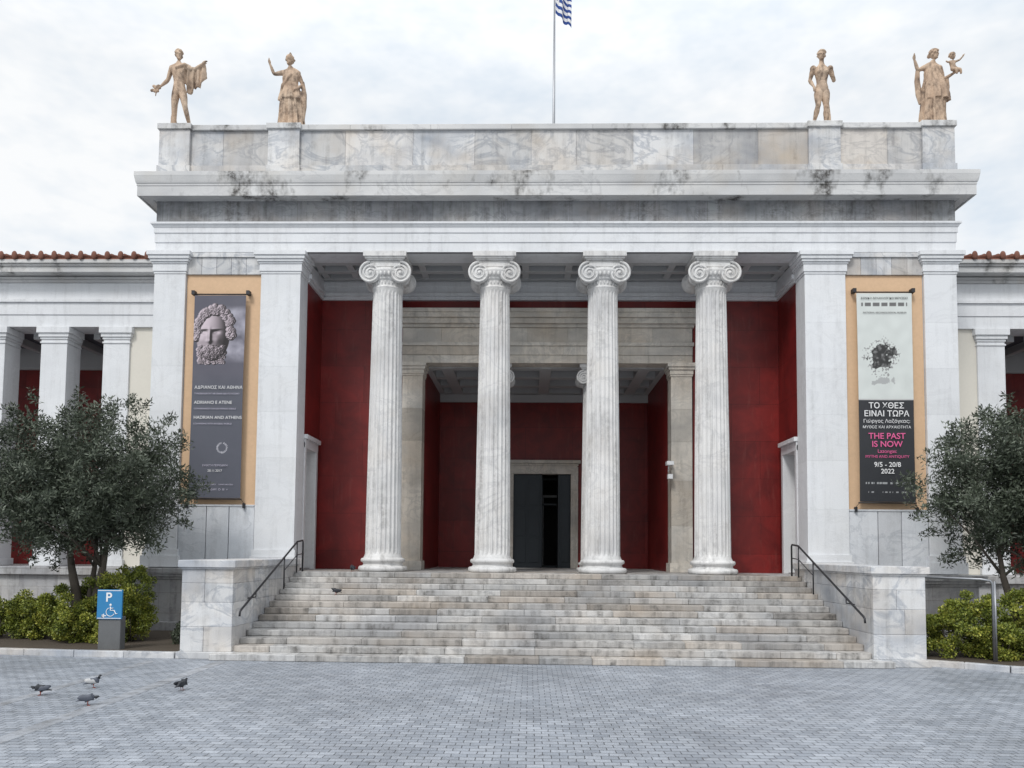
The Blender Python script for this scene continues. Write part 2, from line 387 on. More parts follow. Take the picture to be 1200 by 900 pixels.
w2.box(-2.5,4,YI+.3,YI+7,PZ-.1,PZ-.02)
for j in range(5): course(C0-AI,C0+AI,22.2+j*.9+.02,22.2+(j+1)*.9,PZ-.1,PZ,1.6,0)
for j in range(5): course(-3.65,4.7,26.72+j*.8,26.72+(j+1)*.8,PZ-.1,PZ,1.6,0)
st=w.build('stone_staircase',STEP,mus,.014); w2.build('stair_core',PLIN,mus)
w=MB()
for xa,xb in((-8.0,-6.81),(7.75,8.92)):
    w.box(xa-.06,xb+.06,17.50,22.7,0,.16,-.3)
    for z0,z1 in((.16,.72),(.722,1.28),(1.282,1.72),(1.722,2.04)):
        y=17.58
        while y<22.7:
            ye=min(22.7,y+random.uniform(.9,1.6))
            if y<17.6:
                s=random.choice([.45,.6,1.01]); xm=xa+(xb-xa)*s
                if s<1: w.box(xa,xm-.002,y,ye,z0,z1,random.uniform(-.5,.6)); w.box(xm+.002,xb,y,ye,z0,z1,random.uniform(-.5,.6),random.choice([0,.2]))
                else: w.box(xa,xb,y,ye,z0,z1,random.uniform(-.2,.6))
            else: w.box(xa,xb,y+.003,ye,z0,z1,random.uniform(-.6,.6),random.choice([0,.2]))
            y=ye
    w.box(xa-.07,xb+.07,17.5,22.69,2.084,2.25,.4)
    w.box(xa-.03,xb+.03,17.54,22.69,2.04,2.082,.1)
w.build('stair_cheek_walls',SLAB,mus,.012)

# ---------------------------------------------------------------- columns
def flute_shaft(mb,z0,z1,rb,rt,nf=24,spf=8):
    seg=nf*spf
    H=z1-z0; zs=[0,.004,.01,.018,.028]+[.05+.9*i/14 for i in range(15)]+[.972,.982,.99,.996,1]
    vs=[];fs=[]
    for t in zs:
        R=rb+(rt-rb)*(t**1.35)
        if t<.01: R*=1+.06*(1-t/.01)
        if t>.99: R*=1+.05*(t-.99)/.01
        e=min(t,1-t); dep=0 if e<.01 else min(1,math.sqrt((e-.01)/.018))
        for k in range(seg):
            p=(k%spf)/spf; q=(p-.5)/.38
            d=.085*R*math.sqrt(max(0,1-q*q))*dep if abs(q)<1 else 0
            a=2*math.pi*k/seg; vs.append(((R-d)*math.cos(a),(R-d)*math.sin(a),z0+H*t))
    n=len(zs)
    for i in range(n-1):
        for k in range(seg):
            k2=(k+1)%seg; fs.append((i*seg+k,i*seg+k2,(i+1)*seg+k2,(i+1)*seg+k))
    mb.add(vs,fs)
def column_mesh():
    m=MB()
    m.revolve([(.70,0),(.735,.03),(.745,.08),(.735,.13),(.70,.16),(.655,.165),(.64,.17),(.60,.20),(.595,.24),(.615,.27),(.62,.275),(.645,.28),(.67,.31),(.675,.34),(.665,.375),(.64,.40),(.59,.405),(.59,.43),(.575,.44)],seg=48)
    flute_shaft(m,.44,8.72,.545,.455)
    m.revolve([(.47,8.70),(.485,8.73),(.485,8.76),(.465,8.78),(.46,8.80),(.46,8.95),(.475,8.97),(.49,8.98),(.50,9.0),(.49,9.03),(.5,9.05),(.56,9.12),(.60,9.22),(.60,9.30)],seg=48)
    for k in range(28):
        a=2*math.pi*k/28; m.ell((.555*math.cos(a),.555*math.sin(a),9.14),(.045,.045,.085),8,6)
        m.ell((.475*math.cos(a),.475*math.sin(a),8.87),(.02,.02,.06),6,4)
    VC=.465; VZ=9.16; VR=.33
    for sx in(-1,1):
        prof=[(VR*.93,-.50),(VR*.96,-.47),(VR*.95,-.42),(VR*.80,-.34),(VR*.68,-.2),(VR*.62,-.06),(VR*.70,-.04),(VR*.70,.04),(VR*.62,.06),(VR*.68,.2),(VR*.80,.34),(VR*.95,.42),(VR*.96,.47),(VR*.93,.50)]
        m.revolve(prof,(sx*VC,0,VZ),32,'Y')
        for sy in(-1,1):
            pts=[];rad=[]
            T=2.6
            for i in range(90):
                t=i/89
                rr=VR*(1-.08)*(1-t)*.95+.045
                a=math.pi/2-sx*t*T*2*math.pi
                pts.append((sx*VC+rr*math.cos(a),sy*.51,VZ+rr*math.sin(a))); rad.append(.032*(1-t)+.012)
            m.tube(pts,rad,6)
            m.ell((sx*VC,sy*.515,VZ),(.055,.04,.055),12,8)
    for sy in(-1,1):
        m.box(-VC,VC,sy*.50-.03,sy*.50+.03,VZ+VR*.55,VZ+VR*.88)
        m.tube([(-VC,sy*.51,VZ+VR*.97),(0,sy*.51,VZ+VR*.95),(VC,sy*.51,VZ+VR*.97)],.032,6)
    m.box(-.46,.46,-.47,.47,VZ+.1,9.52)
    for h,z0,z1 in((.56,9.52,9.57),(.61,9.57,9.63),(.66,9.63,9.78)): m.box(-h,h,-h,h,z0,z1)
    return m.mesh('ionic_column')
cmesh=column_mesh(); cmesh.materials.append(COLM)
for i,x in enumerate(CX):
    o=bpy.data.objects.new('ionic_column',cmesh); COL.objects.link(o); o.location=(x,23.55,PZ); o.parent=mus
for x in(-1.12,2.12):
    o=bpy.data.objects.new('inner_ionic_column',cmesh); COL.objects.link(o); o.location=(x,26.05,PZ); o.scale=(.713,)*3; o.parent=mus

# ---------------------------------------------------------------- side wings
for nm,sgn in(('colonnade_wing',-1),('colonnade_wing.001',1)):
    wg=empty(nm); YW=26.0
    def X(a,b): return sorted((C0+sgn*a,C0+sgn*b))
    w=MB(); xa,xb=X(12.0,45)
    for z0,z1,o_ in((10.2,10.62,0),(10.625,11.05,.03),(11.055,11.15,.09),(11.2,11.75,0),(11.15,11.2,.02)): w.box(xa,xb,YW-o_,YW+.9,z0,z1)
    w.build('entablature',PILA,wg)
    w=MB()
    for z0,z1,o_ in((11.752,11.85,.08),(11.85,11.93,.14),(11.96,12.16,.5),(12.162,12.24,.55),(12.24,12.36,.62)): w.box(xa,xb,YW-o_,YW+.9,z0,z1)
    w.build('cornice',CORN,wg,.01)
    w=MB()
    for c in [15.0+2.2*i for i in range(14)]:
        wd=.46; xa,xb=X(c-wd,c+wd)
        w.box(xa,xb,YW+.03,YW+.85,PZ+.25,9.62); w.box(xa-.06,xb+.06,YW-.03,YW+.9,PZ,PZ+.25)
        for z0,z1,o_ in((9.62,9.68,.03),(9.76,9.84,.03),(9.68,9.76,.0),(9.84,9.97,.07),(9.97,10.19,.12)): w.box(xa-o_,xb+o_,YW+.03-o_,YW+.85,z0,z1)
    w.build('piers',PILA,wg,.01)
    w=MB(); xa,xb=X(12.1,14.6); w.box(xa,xb,YW+.1,YW+.5,PZ,10.2); w.build('end_wall',CREAM,wg)
    w=MB(); xa,xb=X(12.1,45); w.box(xa,xb,29.2,29.6,PZ,9.5); w.build('red_back_wall',RED,wg)
    w=MB(); w.box(xa,xb,29.1,29.5,9.5,10.3); w.box(xa,xb,29.05,29.3,9.42,9.52); w.build('back_wall_band',CEIL,wg)
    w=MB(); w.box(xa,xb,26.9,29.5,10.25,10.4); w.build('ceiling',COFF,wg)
    w=MB()
    for c in [12.9+1.1*i for i in range(29)]:
        a,b=X(c-.12,c+.12); w.box(a,b,26.9,29.1,10.0,10.25)
    w.build('ceiling_beams',CEIL,wg)
    w=MB(); w.box(xa,xb,25.7,29.6,-.05,1.6); w.box(xa,xb,25.55,29.6,1.6,PZ-.01); w.build('wing_plinth',PLIN,wg,.02)
    w=MB()
    xa,xb=X(12.0,45)
    w.add([(xa,25.4,12.365),(xb,25.4,12.365),(xb,31,13.9),(xa,31,13.9),(xa,25.4,12.42),(xb,25.4,12.42),(xb,31,13.97),(xa,31,13.97)],[(0,3,2,1),(4,5,6,7),(0,1,5,4),(1,2,6,5),(2,3,7,6),(3,0,4,7)])
    c=12.3
    while c<45:
        x=C0+sgn*c
        w.tube([(x,25.36,12.47),(x,31,14.02)],.085,8)
        w.ell((x,25.34,12.49),(.10,.05,.15+random.uniform(-.015,.015)),10,6)
        if c<24:
            for j in range(5): w.tube([(x,25.6+j*1.0,12.54+j*.275),(x,25.66+j*1.0,12.555+j*.275)],.10,8)
        c+=.46
    w.build('tiled_roof',TILE,wg)

# ---------------------------------------------------------------- figures
def skin_mesh(joints,edges,root,sub=2):
    names=list(joints); idx={n:i for i,n in enumerate(names)}
    me=bpy.data.meshes.new('sk'); me.from_pydata([joints[n][0] for n in names],[(idx[a],idx[b]) for a,b in edges],[])
    o=bpy.data.objects.new('sk',me); COL.objects.link(o)
    m=o.modifiers.new('s','SKIN'); m.use_smooth_shade=True
    if not me.skin_vertices: bpy.context.view_layer.update()
    for n in names:
        r=joints[n][1]; r=r if hasattr(r,'__len__') else (r,r)
        me.skin_vertices[0].data[idx[n]].radius=r; me.skin_vertices[0].data[idx[n]].use_root=(n==root)
    s=o.modifiers.new('ss','SUBSURF'); s.levels=sub; s.render_levels=sub
    dg=bpy.context.evaluated_depsgraph_get(); dg.update()
    ev=o.evaluated_get(dg).to_mesh()
    bm=bmesh.new(); bm.from_mesh(ev); bmesh.ops.recalc_face_normals(bm,faces=bm.faces)
    if bm.calc_volume(signed=True)<0: bmesh.ops.reverse_faces(bm,faces=bm.faces)
    bm.verts.index_update()
    vs=[tuple(v.co) for v in bm.verts]; fs=[tuple(v.index for v in p.verts) for p in bm.faces]; bm.free()
    o.evaluated_get(dg).to_mesh_clear(); bpy.data.objects.remove(o)
    return vs,fs
def add_head(mb,c,turn=0,r=.125,hair='short'):
    R=Matrix.Rotation(turn,3,'Z'); C=Vector(c)
    P=lambda x,y,z:C+R@Vector((x,y,z))*(r/.125)
    k=r/.125
    mb.ell(P(0,.01,.03),(.105*k,.125*k,.13*k),18,14); mb.ell(P(0,-.03,-.05),(.078*k,.085*k,.095*k),14,10)
    mb.ell(P(0,-.125,-.01),(.018*k,.03*k,.045*k),8,6)
    for s in(-1,1):
        mb.ell(P(s*.04,-.112,.028),(.028*k,.018*k,.012*k),8,6); mb.ell(P(s*.105,.01,-.01),(.015*k,.025*k,.035*k),8,6)
    mb.ell(P(0,-.108,-.065),(.03*k,.018*k,.012*k),8,6); mb.ell(P(0,-.09,-.115),(.03*k,.03*k,.025*k),8,6)
    rr=random.Random(3)
    for i in range(46):
        a=rr.uniform(0,2*math.pi); e=rr.uniform(.05,1)
        x=.12*math.cos(a)*math.cos(e); y=.02+.135*math.sin(a)*math.cos(e); z=.03+.145*math.sin(e)
        if y<-.07 and z<.09: continue
        mb.ell(P(x,y,z),(.034*k,)*3,8,6)
    if hair=='bun':
        mb.ell(P(0,.15,.03),(.06*k,.07*k,.06*k),10,8); mb.ell(P(0,-.06,.13),(.1*k,.03*k,.05*k),10,8)
    if hair=='helmet':
        mb.ell(P(0,.0,.08),(.13*k,.15*k,.13*k),16,12); mb.ell(P(0,.05,.2),(.03*k,.16*k,.08*k),12,8)
def add_hand(mb,wr,d,side=Vector((0,-1,0)),k=1.0,curl=.4):
    d=Vector(d).normalized(); s=Vector(side); s=(s-d*s.dot(d)).normalized(); n=d.cross(s)
    wr=Vector(wr)
    mb.tube([wr-d*.02,wr+d*.05*k,wr+d*.11*k],[.032*k,.043*k,.038*k],8)
    for i,(off,L) in enumerate(((-.033,.085),(-.011,.1),(.011,.095),(.033,.07))):
        b=wr+d*.10*k+s*off*k
        mb.tube([b,b+d*L*.5*k+n*L*.15*curl,b+d*L*.85*k+n*L*.5*curl],[.0135*k,.012*k,.01*k],6)
    b=wr+d*.03*k-s*.035*k; mb.tube([b,b+(d*.5-s*.6)*.06*k,b+(d*.9-s*.6)*.09*k],[.017*k,.015*k,.012*k],6)
def robe(mb,rings,nf=11,amp=.06,seg=96,ph=0.0):
    vs=[];fs=[]
    for j,(z,cx,cy,rx,ry,am) in enumerate(rings):
        am*=1.35
        for k in range(seg):
            a=2*math.pi*k/seg
            q=1+am*(math.sin(nf*a+ph+z*.8)*.6+math.sin((nf*1.0+7)*a+z*1.7+ph*2)*.4)
            vs.append((cx+rx*q*math.cos(a),cy+ry*q*math.sin(a),z))
    n=len(rings)
    for i in range(n-1):
        for k in range(seg):
            k2=(k+1)%seg; fs.append((i*seg+k,i*seg+k2,(i+1)*seg+k2,(i+1)*seg+k))
    fs.append(tuple(reversed(range(seg)))); fs.append(tuple(range((n-1)*seg,n*seg)))
    mb.add(vs,fs,sm=True)
BE=[('pel','bel'),('bel','chest'),('chest','uch'),('uch','nk'),('nk','hd'),
    ('uch','shL'),('shL','elL'),('elL','fmL'),('fmL','wrL'),('uch','shR'),('shR','elR'),('elR','fmR'),('fmR','wrR'),
    ('pel','hpL'),('hpL','thL'),('thL','knL'),('knL','cfL'),('cfL','anL'),('anL','ftL'),('pel','hpR'),('hpR','thR'),('thR','knR'),('knR','cfR'),('cfR','anR'),('anR','ftR')]
RAD=dict(pel=(.19,.14),bel=(.165,.12),chest=(.21,.145),uch=(.18,.12),nk=.072,hd=.07,shL=.092,elL=.06,fmL=.062,wrL=.036,hpL=.135,thL=.13,knL=.083,cfL=.085,anL=.048,ftL=.04)
def body(J,k=1.0,mb=None):
    lerp=lambda a,b,t:tuple(Vector(a)*(1-t)+Vector(b)*t)
    for s in'LR':
        J.setdefault('fm'+s,lerp(J['el'+s],J['wr'+s],.3)); J.setdefault('th'+s,lerp(J['hp'+s],J['kn'+s],.35)); J.setdefault('cf'+s,lerp(J['kn'+s],J['an'+s],.3))
    JJ={}
    for n,p in J.items():
        r=RAD.get(n) or RAD[n[:-1]+'L']
        r=r if isinstance(r,tuple) else (r,r)
        JJ[n]=(p,(r[0]*k,r[1]*k))
    return skin_mesh(JJ,BE,'pel')
def body_lofted(mb,J):
    lerp=lambda a,b,t:Vector(a)*(1-t)+Vector(b)*t
    rings=[(1.04,.02,.0,.15,.11),(1.10,.0,.0,.185,.13),(1.20,.0,.0,.185,.13),(1.34,.0,-.0,.150,.108),(1.46,.0,.0,.165,.12),(1.60,.0,-.01,.205,.145),(1.72,.0,.0,.215,.135),(1.80,.0,.0,.185,.10),(1.87,.0,.0,.10,.075),(1.95,.0,-.005,.068,.066),(2.05,0,-.01,.065,.065)]
    vs=[];fs=[];seg=28
    for z,cx,cy,rx,ry in rings:
        for k in range(seg):
            a=2*math.pi*k/seg; vs.append((cx+rx*math.cos(a),cy+ry*math.sin(a),z))
    n=len(rings)
    for i in range(n-1):
        for k in range(seg): k2=(k+1)%seg; fs.append((i*seg+k,i*seg+k2,(i+1)*seg+k2,(i+1)*seg+k))
    fs.append(tuple(reversed(range(seg)))); fs.append(tuple(range((n-1)*seg,n*seg))); mb.add(vs,fs,sm=True)
    for s in(-1,1): mb.ell((s*.085,-.105,1.63),(.09,.05,.065),12,8); mb.ell((s*.08,.07,1.12),(.10,.09,.11),12,8)
    for j in range(3):
        for s in(-1,1): mb.ell((s*.035,-.10,1.50-.09*j),(.036,.02,.04),8,6)
    for s in'LR':
        sh,el,wr=J['sh'+s],J['el'+s],J['wr'+s]; hp,kn,an,ft=J['hp'+s],J['kn'+s],J['an'+s],J['ft'+s]
        mb.ell(sh,(.092,.09,.095),14,10)
        mb.tube([sh,lerp(sh,el,.35),lerp(sh,el,.7),el,lerp(el,wr,.25),lerp(el,wr,.7),wr],[.078,.075,.060,.052,.058,.042,.033],14)
        mb.tube([lerp(hp,kn,-.08),lerp(hp,kn,.15),lerp(hp,kn,.5),lerp(hp,kn,.85),kn,lerp(kn,an,.12),lerp(kn,an,.32),lerp(kn,an,.7),an],[.11,.128,.112,.08,.077,.07,.082,.053,.043],16)
        mb.ell(lerp(kn,an,.0)+Vector((0,-.03,0)),(.06,.06,.07),10,8)
        mb.tube([Vector(an)+Vector((0,.05,-.05)),lerp(an,ft,.5),ft,Vector(ft)+(Vector(ft)-Vector(an))*.25],[.045,.05,.045,.025],10)
def statue(name,loc,mb,s=(1.04,1.04,1.12)):
    e=empty(name,loc); e.scale=s
    pl=MB(); pl.box(-.40,.40,-.32,.32,0,.10); pl.build('statue_plinth',STAT,e,.015)
    me=mb.mesh('figure'); me.materials.append(STAT); o=bpy.data.objects.new('figure',me); COL.objects.link(o); o.parent=e; o.location=(0,0,.09)
    m=o.modifiers.new('r','REMESH'); m.mode='VOXEL'; m.voxel_size=.014; m.use_smooth_shade=True
    return e
YS=23.52; ZS=15.74
m=MB()
J=dict(pel=(.0,0,1.18),bel=(.0,-.01,1.36),chest=(-.03,-.0,1.58),uch=(-.04,.0,1.78),nk=(-.035,-.01,1.93),hd=(-.03,-.02,2.02),
 shL=(-.27,0,1.80),elL=(-.40,.04,1.47),wrL=(-.56,-.06,1.25),shR=(.19,0,1.82),elR=(.48,.0,1.74),wrR=(.76,-.08,1.87),
 hpL=(-.11,0,1.08),knL=(-.13,-.04,.60),anL=(-.12,.02,.09),ftL=(-.16,-.17,.04),hpR=(.12,0,1.08),knR=(.25,-.10,.62),anR=(.34,.10,.13),ftR=(.40,-.05,.04))
m.add(*body(J),sm=True); add_head(m,(-.03,-.03,2.14),.5)
add_hand(m,J['wrL'],(-.6,-.3,-.5)); add_hand(m,J['wrR'],(.8,-.2,.4))
for i in range(9):
    t=i/8; m.ell((-.58-.24*t,-.12,1.16-.04*t+.08*math.sin(i*2.3)),(.06,.035,.045),8,6)
m.tube([(-.60,-.1,1.22),(-.68,-.12,1.05),(-.70,-.12,.92)],[.03,.025,.015],6)
vs=[];fs=[];nu,nv=40,14
for sd in(0,1):
    for j in range(nv+1):
        v=j/nv
        for i in range(nu+1):
            u=i/nu; x=.16+.66*u; zt=1.78+(.10 if u>.6 else 0)*(u-.6)*2.2
            L=.30+.42*math.sin(u*math.pi*.9+.3)+.12*math.sin(u*9)
            vs.append((x+.04*v*math.sin(u*20),.01+.05*math.sin(u*26)*(.3+v)+(.035 if sd else -.035),zt-L*v+.03))
n1=(nu+1)*(nv+1)
for j in range(nv):
    for i in range(nu):
        a=j*(nu+1)+i; fs.append((a,a+1,a+nu+2,a+nu+1)); b_=a+n1; fs.append((b_,b_+nu+1,b_+nu+2,b_+1))
edge=[i for i in range(nu+1)]+[j*(nu+1)+nu for j in range(1,nv+1)]+[nv*(nu+1)+i for i in range(nu-1,-1,-1)]+[j*(nu+1) for j in range(nv-1,0,-1)]
for a,b_ in zip(edge,edge[1:]+edge[:1]): fs.append((b_,a,a+n1,b_+n1))
m.add(vs,fs,sm=True)
m.tube([(-.24,.1,1.86),(-.05,-.13,1.74),(.2,-.12,1.84),(.3,.06,1.86)],[.04,.045,.05,.05],8)
m.tube([(-.2,.16,0),(-.22,.14,.4),(-.16,.12,.85)],[.13,.09,.07],8)
statue('statue',(-11.32,YS,ZS),m,(1.0,1.04,1.14))
m=MB()
J=dict(pel=(.02,0,1.18),bel=(.02,0,1.36),chest=(.0,0,1.56),uch=(.0,.0,1.76),nk=(-.01,-.01,1.92),hd=(-.02,-.02,2.0),
 shL=(-.22,0,1.78),elL=(-.50,-.02,1.72),wrL=(-.62,-.06,2.02),shR=(.22,0,1.76),elR=(.36,.06,1.42),wrR=(.26,-.14,1.2),
 hpL=(-.11,0,1.08),knL=(-.13,-.08,.60),anL=(-.14,0,.09),ftL=(-.17,-.26,.04),hpR=(.12,0,1.08),knR=(.12,-.04,.60),anR=(.13,.0,.09),ftR=(.16,-.24,.04))
m.add(*body(J,.93),sm=True); add_head(m,(-.03,-.02,2.12),-.5,.12,'helmet')
add_hand(m,J['wrL'],(-.2,-.1,.9)); add_hand(m,J['wrR'],(-.3,-.4,-.5))
robe(m,[(.0,.05,0,.40,.30,.13),(.1,.05,0,.38,.29,.13),(.4,.05,0,.35,.26,.12),(.7,.04,-.01,.33,.25,.10),(.95,.03,0,.31,.22,.08),(1.15,.02,0,.29,.21,.05),(1.35,.01,0,.22,.165,.04),(1.45,.0,0,.23,.17,.03),(1.6,0,0,.245,.175,.03),(1.75,0,0,.22,.13,.02),(1.84,0,0,.12,.09,.0)],12)
robe(m,[(.86,.05,-.02,.36,.27,.12),(.95,.04,-.02,.35,.26,.10),(1.1,.03,-.01,.32,.235,.08),(1.25,.02,0,.26,.2,.05),(1.38,.01,0,.23,.18,.04)],9,ph=1.2)
m.tube([(.25,.08,1.82),(.05,-.16,1.62),(-.18,-.14,1.3),(-.27,.0,1.1)],[.05,.05,.06,.06],8)
m.tube([(.36,.03,1.5),(.42,.02,1.1),(.42,.0,.7),(.38,0,.25)],[.05,.08,.09,.07],8)
statue('statue.001',(-7.74,YS,ZS),m,(1.06,1.04,1.06))
m=MB()
J=dict(shL=(-.25,0,1.77),elL=(-.33,.05,1.44),wrL=(-.27,-.10,1.18),shR=(.25,0,1.77),elR=(.37,.05,1.46),wrR=(.30,-.18,1.30),
 hpL=(-.10,0,1.08),knL=(-.15,-.10,.62),anL=(-.24,.06,.12),ftL=(-.29,-.10,.04),hpR=(.10,0,1.08),knR=(.11,-.03,.60),anR=(.10,.02,.09),ftR=(.13,-.15,.04))
body_lofted(m,J); add_head(m,(.0,-.03,2.14),-.2)
add_hand(m,J['wrL'],(.1,-.3,-.9)); add_hand(m,J['wrR'],(-.3,-.6,.2))
m.tube([(.2,.16,0),(.22,.14,.4),(.18,.12,.85)],[.12,.09,.07],8)
statue('statue.002',(9.06,YS,ZS),m,(1.06,1.04,1.08))
m=MB()
J=dict(pel=(.02,0,1.18),bel=(.02,0,1.36),chest=(.0,0,1.56),uch=(.0,.0,1.76),nk=(.01,-.01,1.92),hd=(.03,-.03,2.0),
 shL=(-.22,0,1.78),elL=(-.44,-.02,1.68),wrL=(-.55,-.06,1.98),shR=(.22,0,1.76),elR=(.34,.04,1.44),wrR=(.54,-.2,1.50),
 hpL=(-.11,0,1.08),knL=(-.13,-.08,.60),anL=(-.14,0,.09),ftL=(-.17,-.26,.04),hpR=(.12,0,1.08),knR=(.12,-.04,.60),anR=(.13,.0,.09),ftR=(.16,-.24,.04))
m.add(*body(J,.93),sm=True); add_head(m,(.04,-.04,2.12),.7,.12,'bun')
add_hand(m,J['wrL'],(-.1,-.1,.9)); add_hand(m,J['wrR'],(.7,-.3,.2))
robe(m,[(.0,-.02,0,.38,.30,.14),(.1,-.02,0,.36,.29,.13),(.4,-.02,0,.34,.27,.12),(.7,.0,-.01,.33,.26,.11),(.95,.02,0,.32,.24,.09),(1.15,.02,0,.30,.22,.06),(1.35,.01,0,.25,.18,.05),(1.6,0,0,.25,.18,.03),(1.75,0,0,.22,.14,.02),(1.84,0,0,.12,.09,.0)],10,ph=.7)
robe(m,[(.75,.06,-.02,.38,.28,.13),(.95,.06,-.02,.37,.27,.11),(1.15,.05,-.01,.35,.25,.08),(1.35,.04,0,.29,.21,.06),(1.5,.02,0,.25,.19,.04)],8,ph=2.2)
m.tube([(-.42,.02,1.72),(-.44,.03,1.4),(-.40,.03,1.0),(-.36,.02,.7)],[.06,.08,.09,.05],8)
m.tube([(.40,.0,1.5),(.42,.02,1.2),(.40,.0,.9)],[.06,.08,.06],8)
cj={'pel':((.50,-.2,1.62),(.09,.08)),'ch':((.48,-.2,1.78),(.085,.07)),'nk':((.47,-.2,1.87),.04),'hl':((.45,-.24,1.58),.06),'kl':((.50,-.36,1.52),.045),'fl':((.52,-.36,1.36),.03),
    'hr':((.56,-.22,1.58),.06),'kr':((.66,-.30,1.54),.045),'fr':((.68,-.28,1.4),.03),'sr':((.56,-.2,1.82),.035),'er':((.68,-.22,1.86),.028),'wr':((.76,-.24,1.95),.022),'sl':((.40,-.2,1.82),.035),'el':((.33,-.24,1.78),.028),'wl':((.26,-.25,1.82),.022)}
m.add(*skin_mesh(cj,[('pel','ch'),('ch','nk'),('pel','hl'),('hl','kl'),('kl','fl'),('pel','hr'),('hr','kr'),('kr','fr'),('ch','sr'),('sr','er'),('er','wr'),('ch','sl'),('sl','el'),('el','wl')],'pel'),sm=True)
add_head(m,(.48,-.21,1.97),.6,.082); add_hand(m,(.76,-.24,1.95),(.5,0,.8),k=.6)
statue('statue.003',(12.50,YS,ZS),m,(1.06,1.04,1.09))

# ---------------------------------------------------------------- flag pole + flag
fp=empty('flag_pole',(.76,27,14))
w=MB(); w.tube([(0,0,-.1),(0,0,4),(0,0,9.6)],[.06,.05,.03],10); w.ell((0,0,9.65),(.08,.08,.08),10,8); w.revolve([(.16,-.05),(.16,.1),(.08,.14)],seg=16); w.build('pole',STEEL,fp)
FB=plain('flag_blue',(.02,.06,.25),.8); FW=plain('flag_white',(.75,.75,.75),.8)
vs=[];fs=[];mi=[]
nu,nv=27,18; FL,FH=2.0,1.35
for j in range(nv+1):
    for i in range(nu+1):
        u=i/nu; v=j/nv
        x=.04+u*FL*.28; z=9.45-v*FH*.95-u*.85*(1-.3*v); y=.13*math.sin(u*11+v*1.3)*u**.5
        vs.append((x+.02*math.sin(u*20),y,z))
for j in range(nv):
    for i in range(nu):
        a=j*(nu+1)+i; fs.append((a,a+1,a+nu+2,a+nu+1))
        u=i/nu; st=(j//2)
        if u<.37 and st<5:
            mi.append(1 if (abs(u-.185)<.04 or st==2) else 0)
        else: mi.append(st%2)
me=bpy.data.meshes.new('flag'); me.from_pydata(vs,[],fs); me.materials.append(FB); me.materials.append(FW); me.polygons.foreach_set('material_index',mi); me.polygons.foreach_set('use_smooth',[True]*len(fs))
o=bpy.data.objects.new('flag',me); COL.objects.link(o); o.parent=fp

# ---------------------------------------------------------------- banners
def vcmat(name):
    m,nt,b=newmat(name); a=N(nt,'ShaderNodeVertexColor',layer_name='Col')
    nt.links.new(a.outputs[0],b.inputs['Base Color'])
    b.inputs['Roughness'].default_value=.55; b.inputs['Specular IOR Level'].default_value=.3
    bump(nt,b,noise(nt,pos(nt,scale=(1,1,.6)),2.2,2,.5),.35,.05); return m
PRINT=vcmat('printed_vinyl')
def ink(name,c): return plain(name,c,.6,var=.02,bmp=0)
IW=ink('ink_white',(.75,.75,.76)); IL=ink('ink_lavender',(.50,.48,.58)); IP=ink('ink_pink',(.70,.12,.30)); IK=ink('ink_black',(.03,.03,.035))
def banner(name,x0,x1,z0,z1,y,colfn,nx,nz,texts):
    e=empty(name,((x0+x1)/2,y,z0)); W=x1-x0; H=z1-z0
    vs=[];fs=[];cols=[]
    for j in range(nz+1):
        for i in range(nx+1):
            u=i/nx; v=j/nz
            vs.append(((u-.5)*W+.012*math.sin(v*math.pi)*(.5-u)*2,-.006*math.sin(v*9+u*3)-.008*math.sin(u*5+v*4),v*H)); cols.append((*colfn(u,v),1))
    for j in range(nz):
        for i in range(nx): a=j*(nx+1)+i; fs.append((a,a+1,a+nx+2,a+nx+1))
    me=bpy.data.meshes.new('printed_sheet'); me.from_pydata(vs,[],fs); ca=me.color_attributes.new('Col','FLOAT_COLOR','POINT')
    ca.data.foreach_set('color',np.array(cols,dtype=np.float32).ravel()); me.materials.append(PRINT); me.polygons.foreach_set('use_smooth',[True]*len(fs))
    o=bpy.data.objects.new('printed_sheet',me); COL.objects.link(o); o.parent=e
    w=MB(); w.tube([(-W/2-.06,.03,H+.04),(W/2+.06,.03,H+.04)],.022,8); w.tube([(-W/2-.03,.02,-.03),(W/2+.03,.02,-.03)],.02,8)
    for sx in(-1,1):
        w.box(sx*(W/2+.05)-.05,sx*(W/2+.05)+.05,-.02,.16,H+.03,H+.15); w.tube([(sx*W*.5,.02,-.03),(sx*(W*.5+.12),.1,-.2)],.008,6)
        w.box(sx*(W/2+.08)-.03,sx*(W/2+.08)+.03,.05,.16,-.3,-.15)
    w.build('hanging_rods',IRON,e)
    for t,tx,tz,size,mat,al in texts:
        c=bpy.data.curves.new('lettering','FONT'); c.body=t; c.size=size; c.align_x=al; c.align_y='CENTER'; c.extrude=.001; c.offset=size*.012 if size>.18 else 0; c.materials.append(mat)
        to=bpy.data.objects.new('lettering',c); COL.objects.link(to); to.parent=e; to.location=(tx,-.022,tz); to.rotation_euler=(math.pi/2,0,0)
    return e
rr=random.Random(11)
curls=[]
for i in range(170):
    a=rr.uniform(-.35,math.pi+.35); q=rr.uniform(.84,1.14); curls.append((.03+.36*q*math.cos(a),.10+.46*q*math.sin(a),rr.uniform(.045,.08)))
for i in range(130):
    curls.append((rr.uniform(-.30,.26),rr.uniform(-.60,-.24),rr.uniform(.035,.06)))
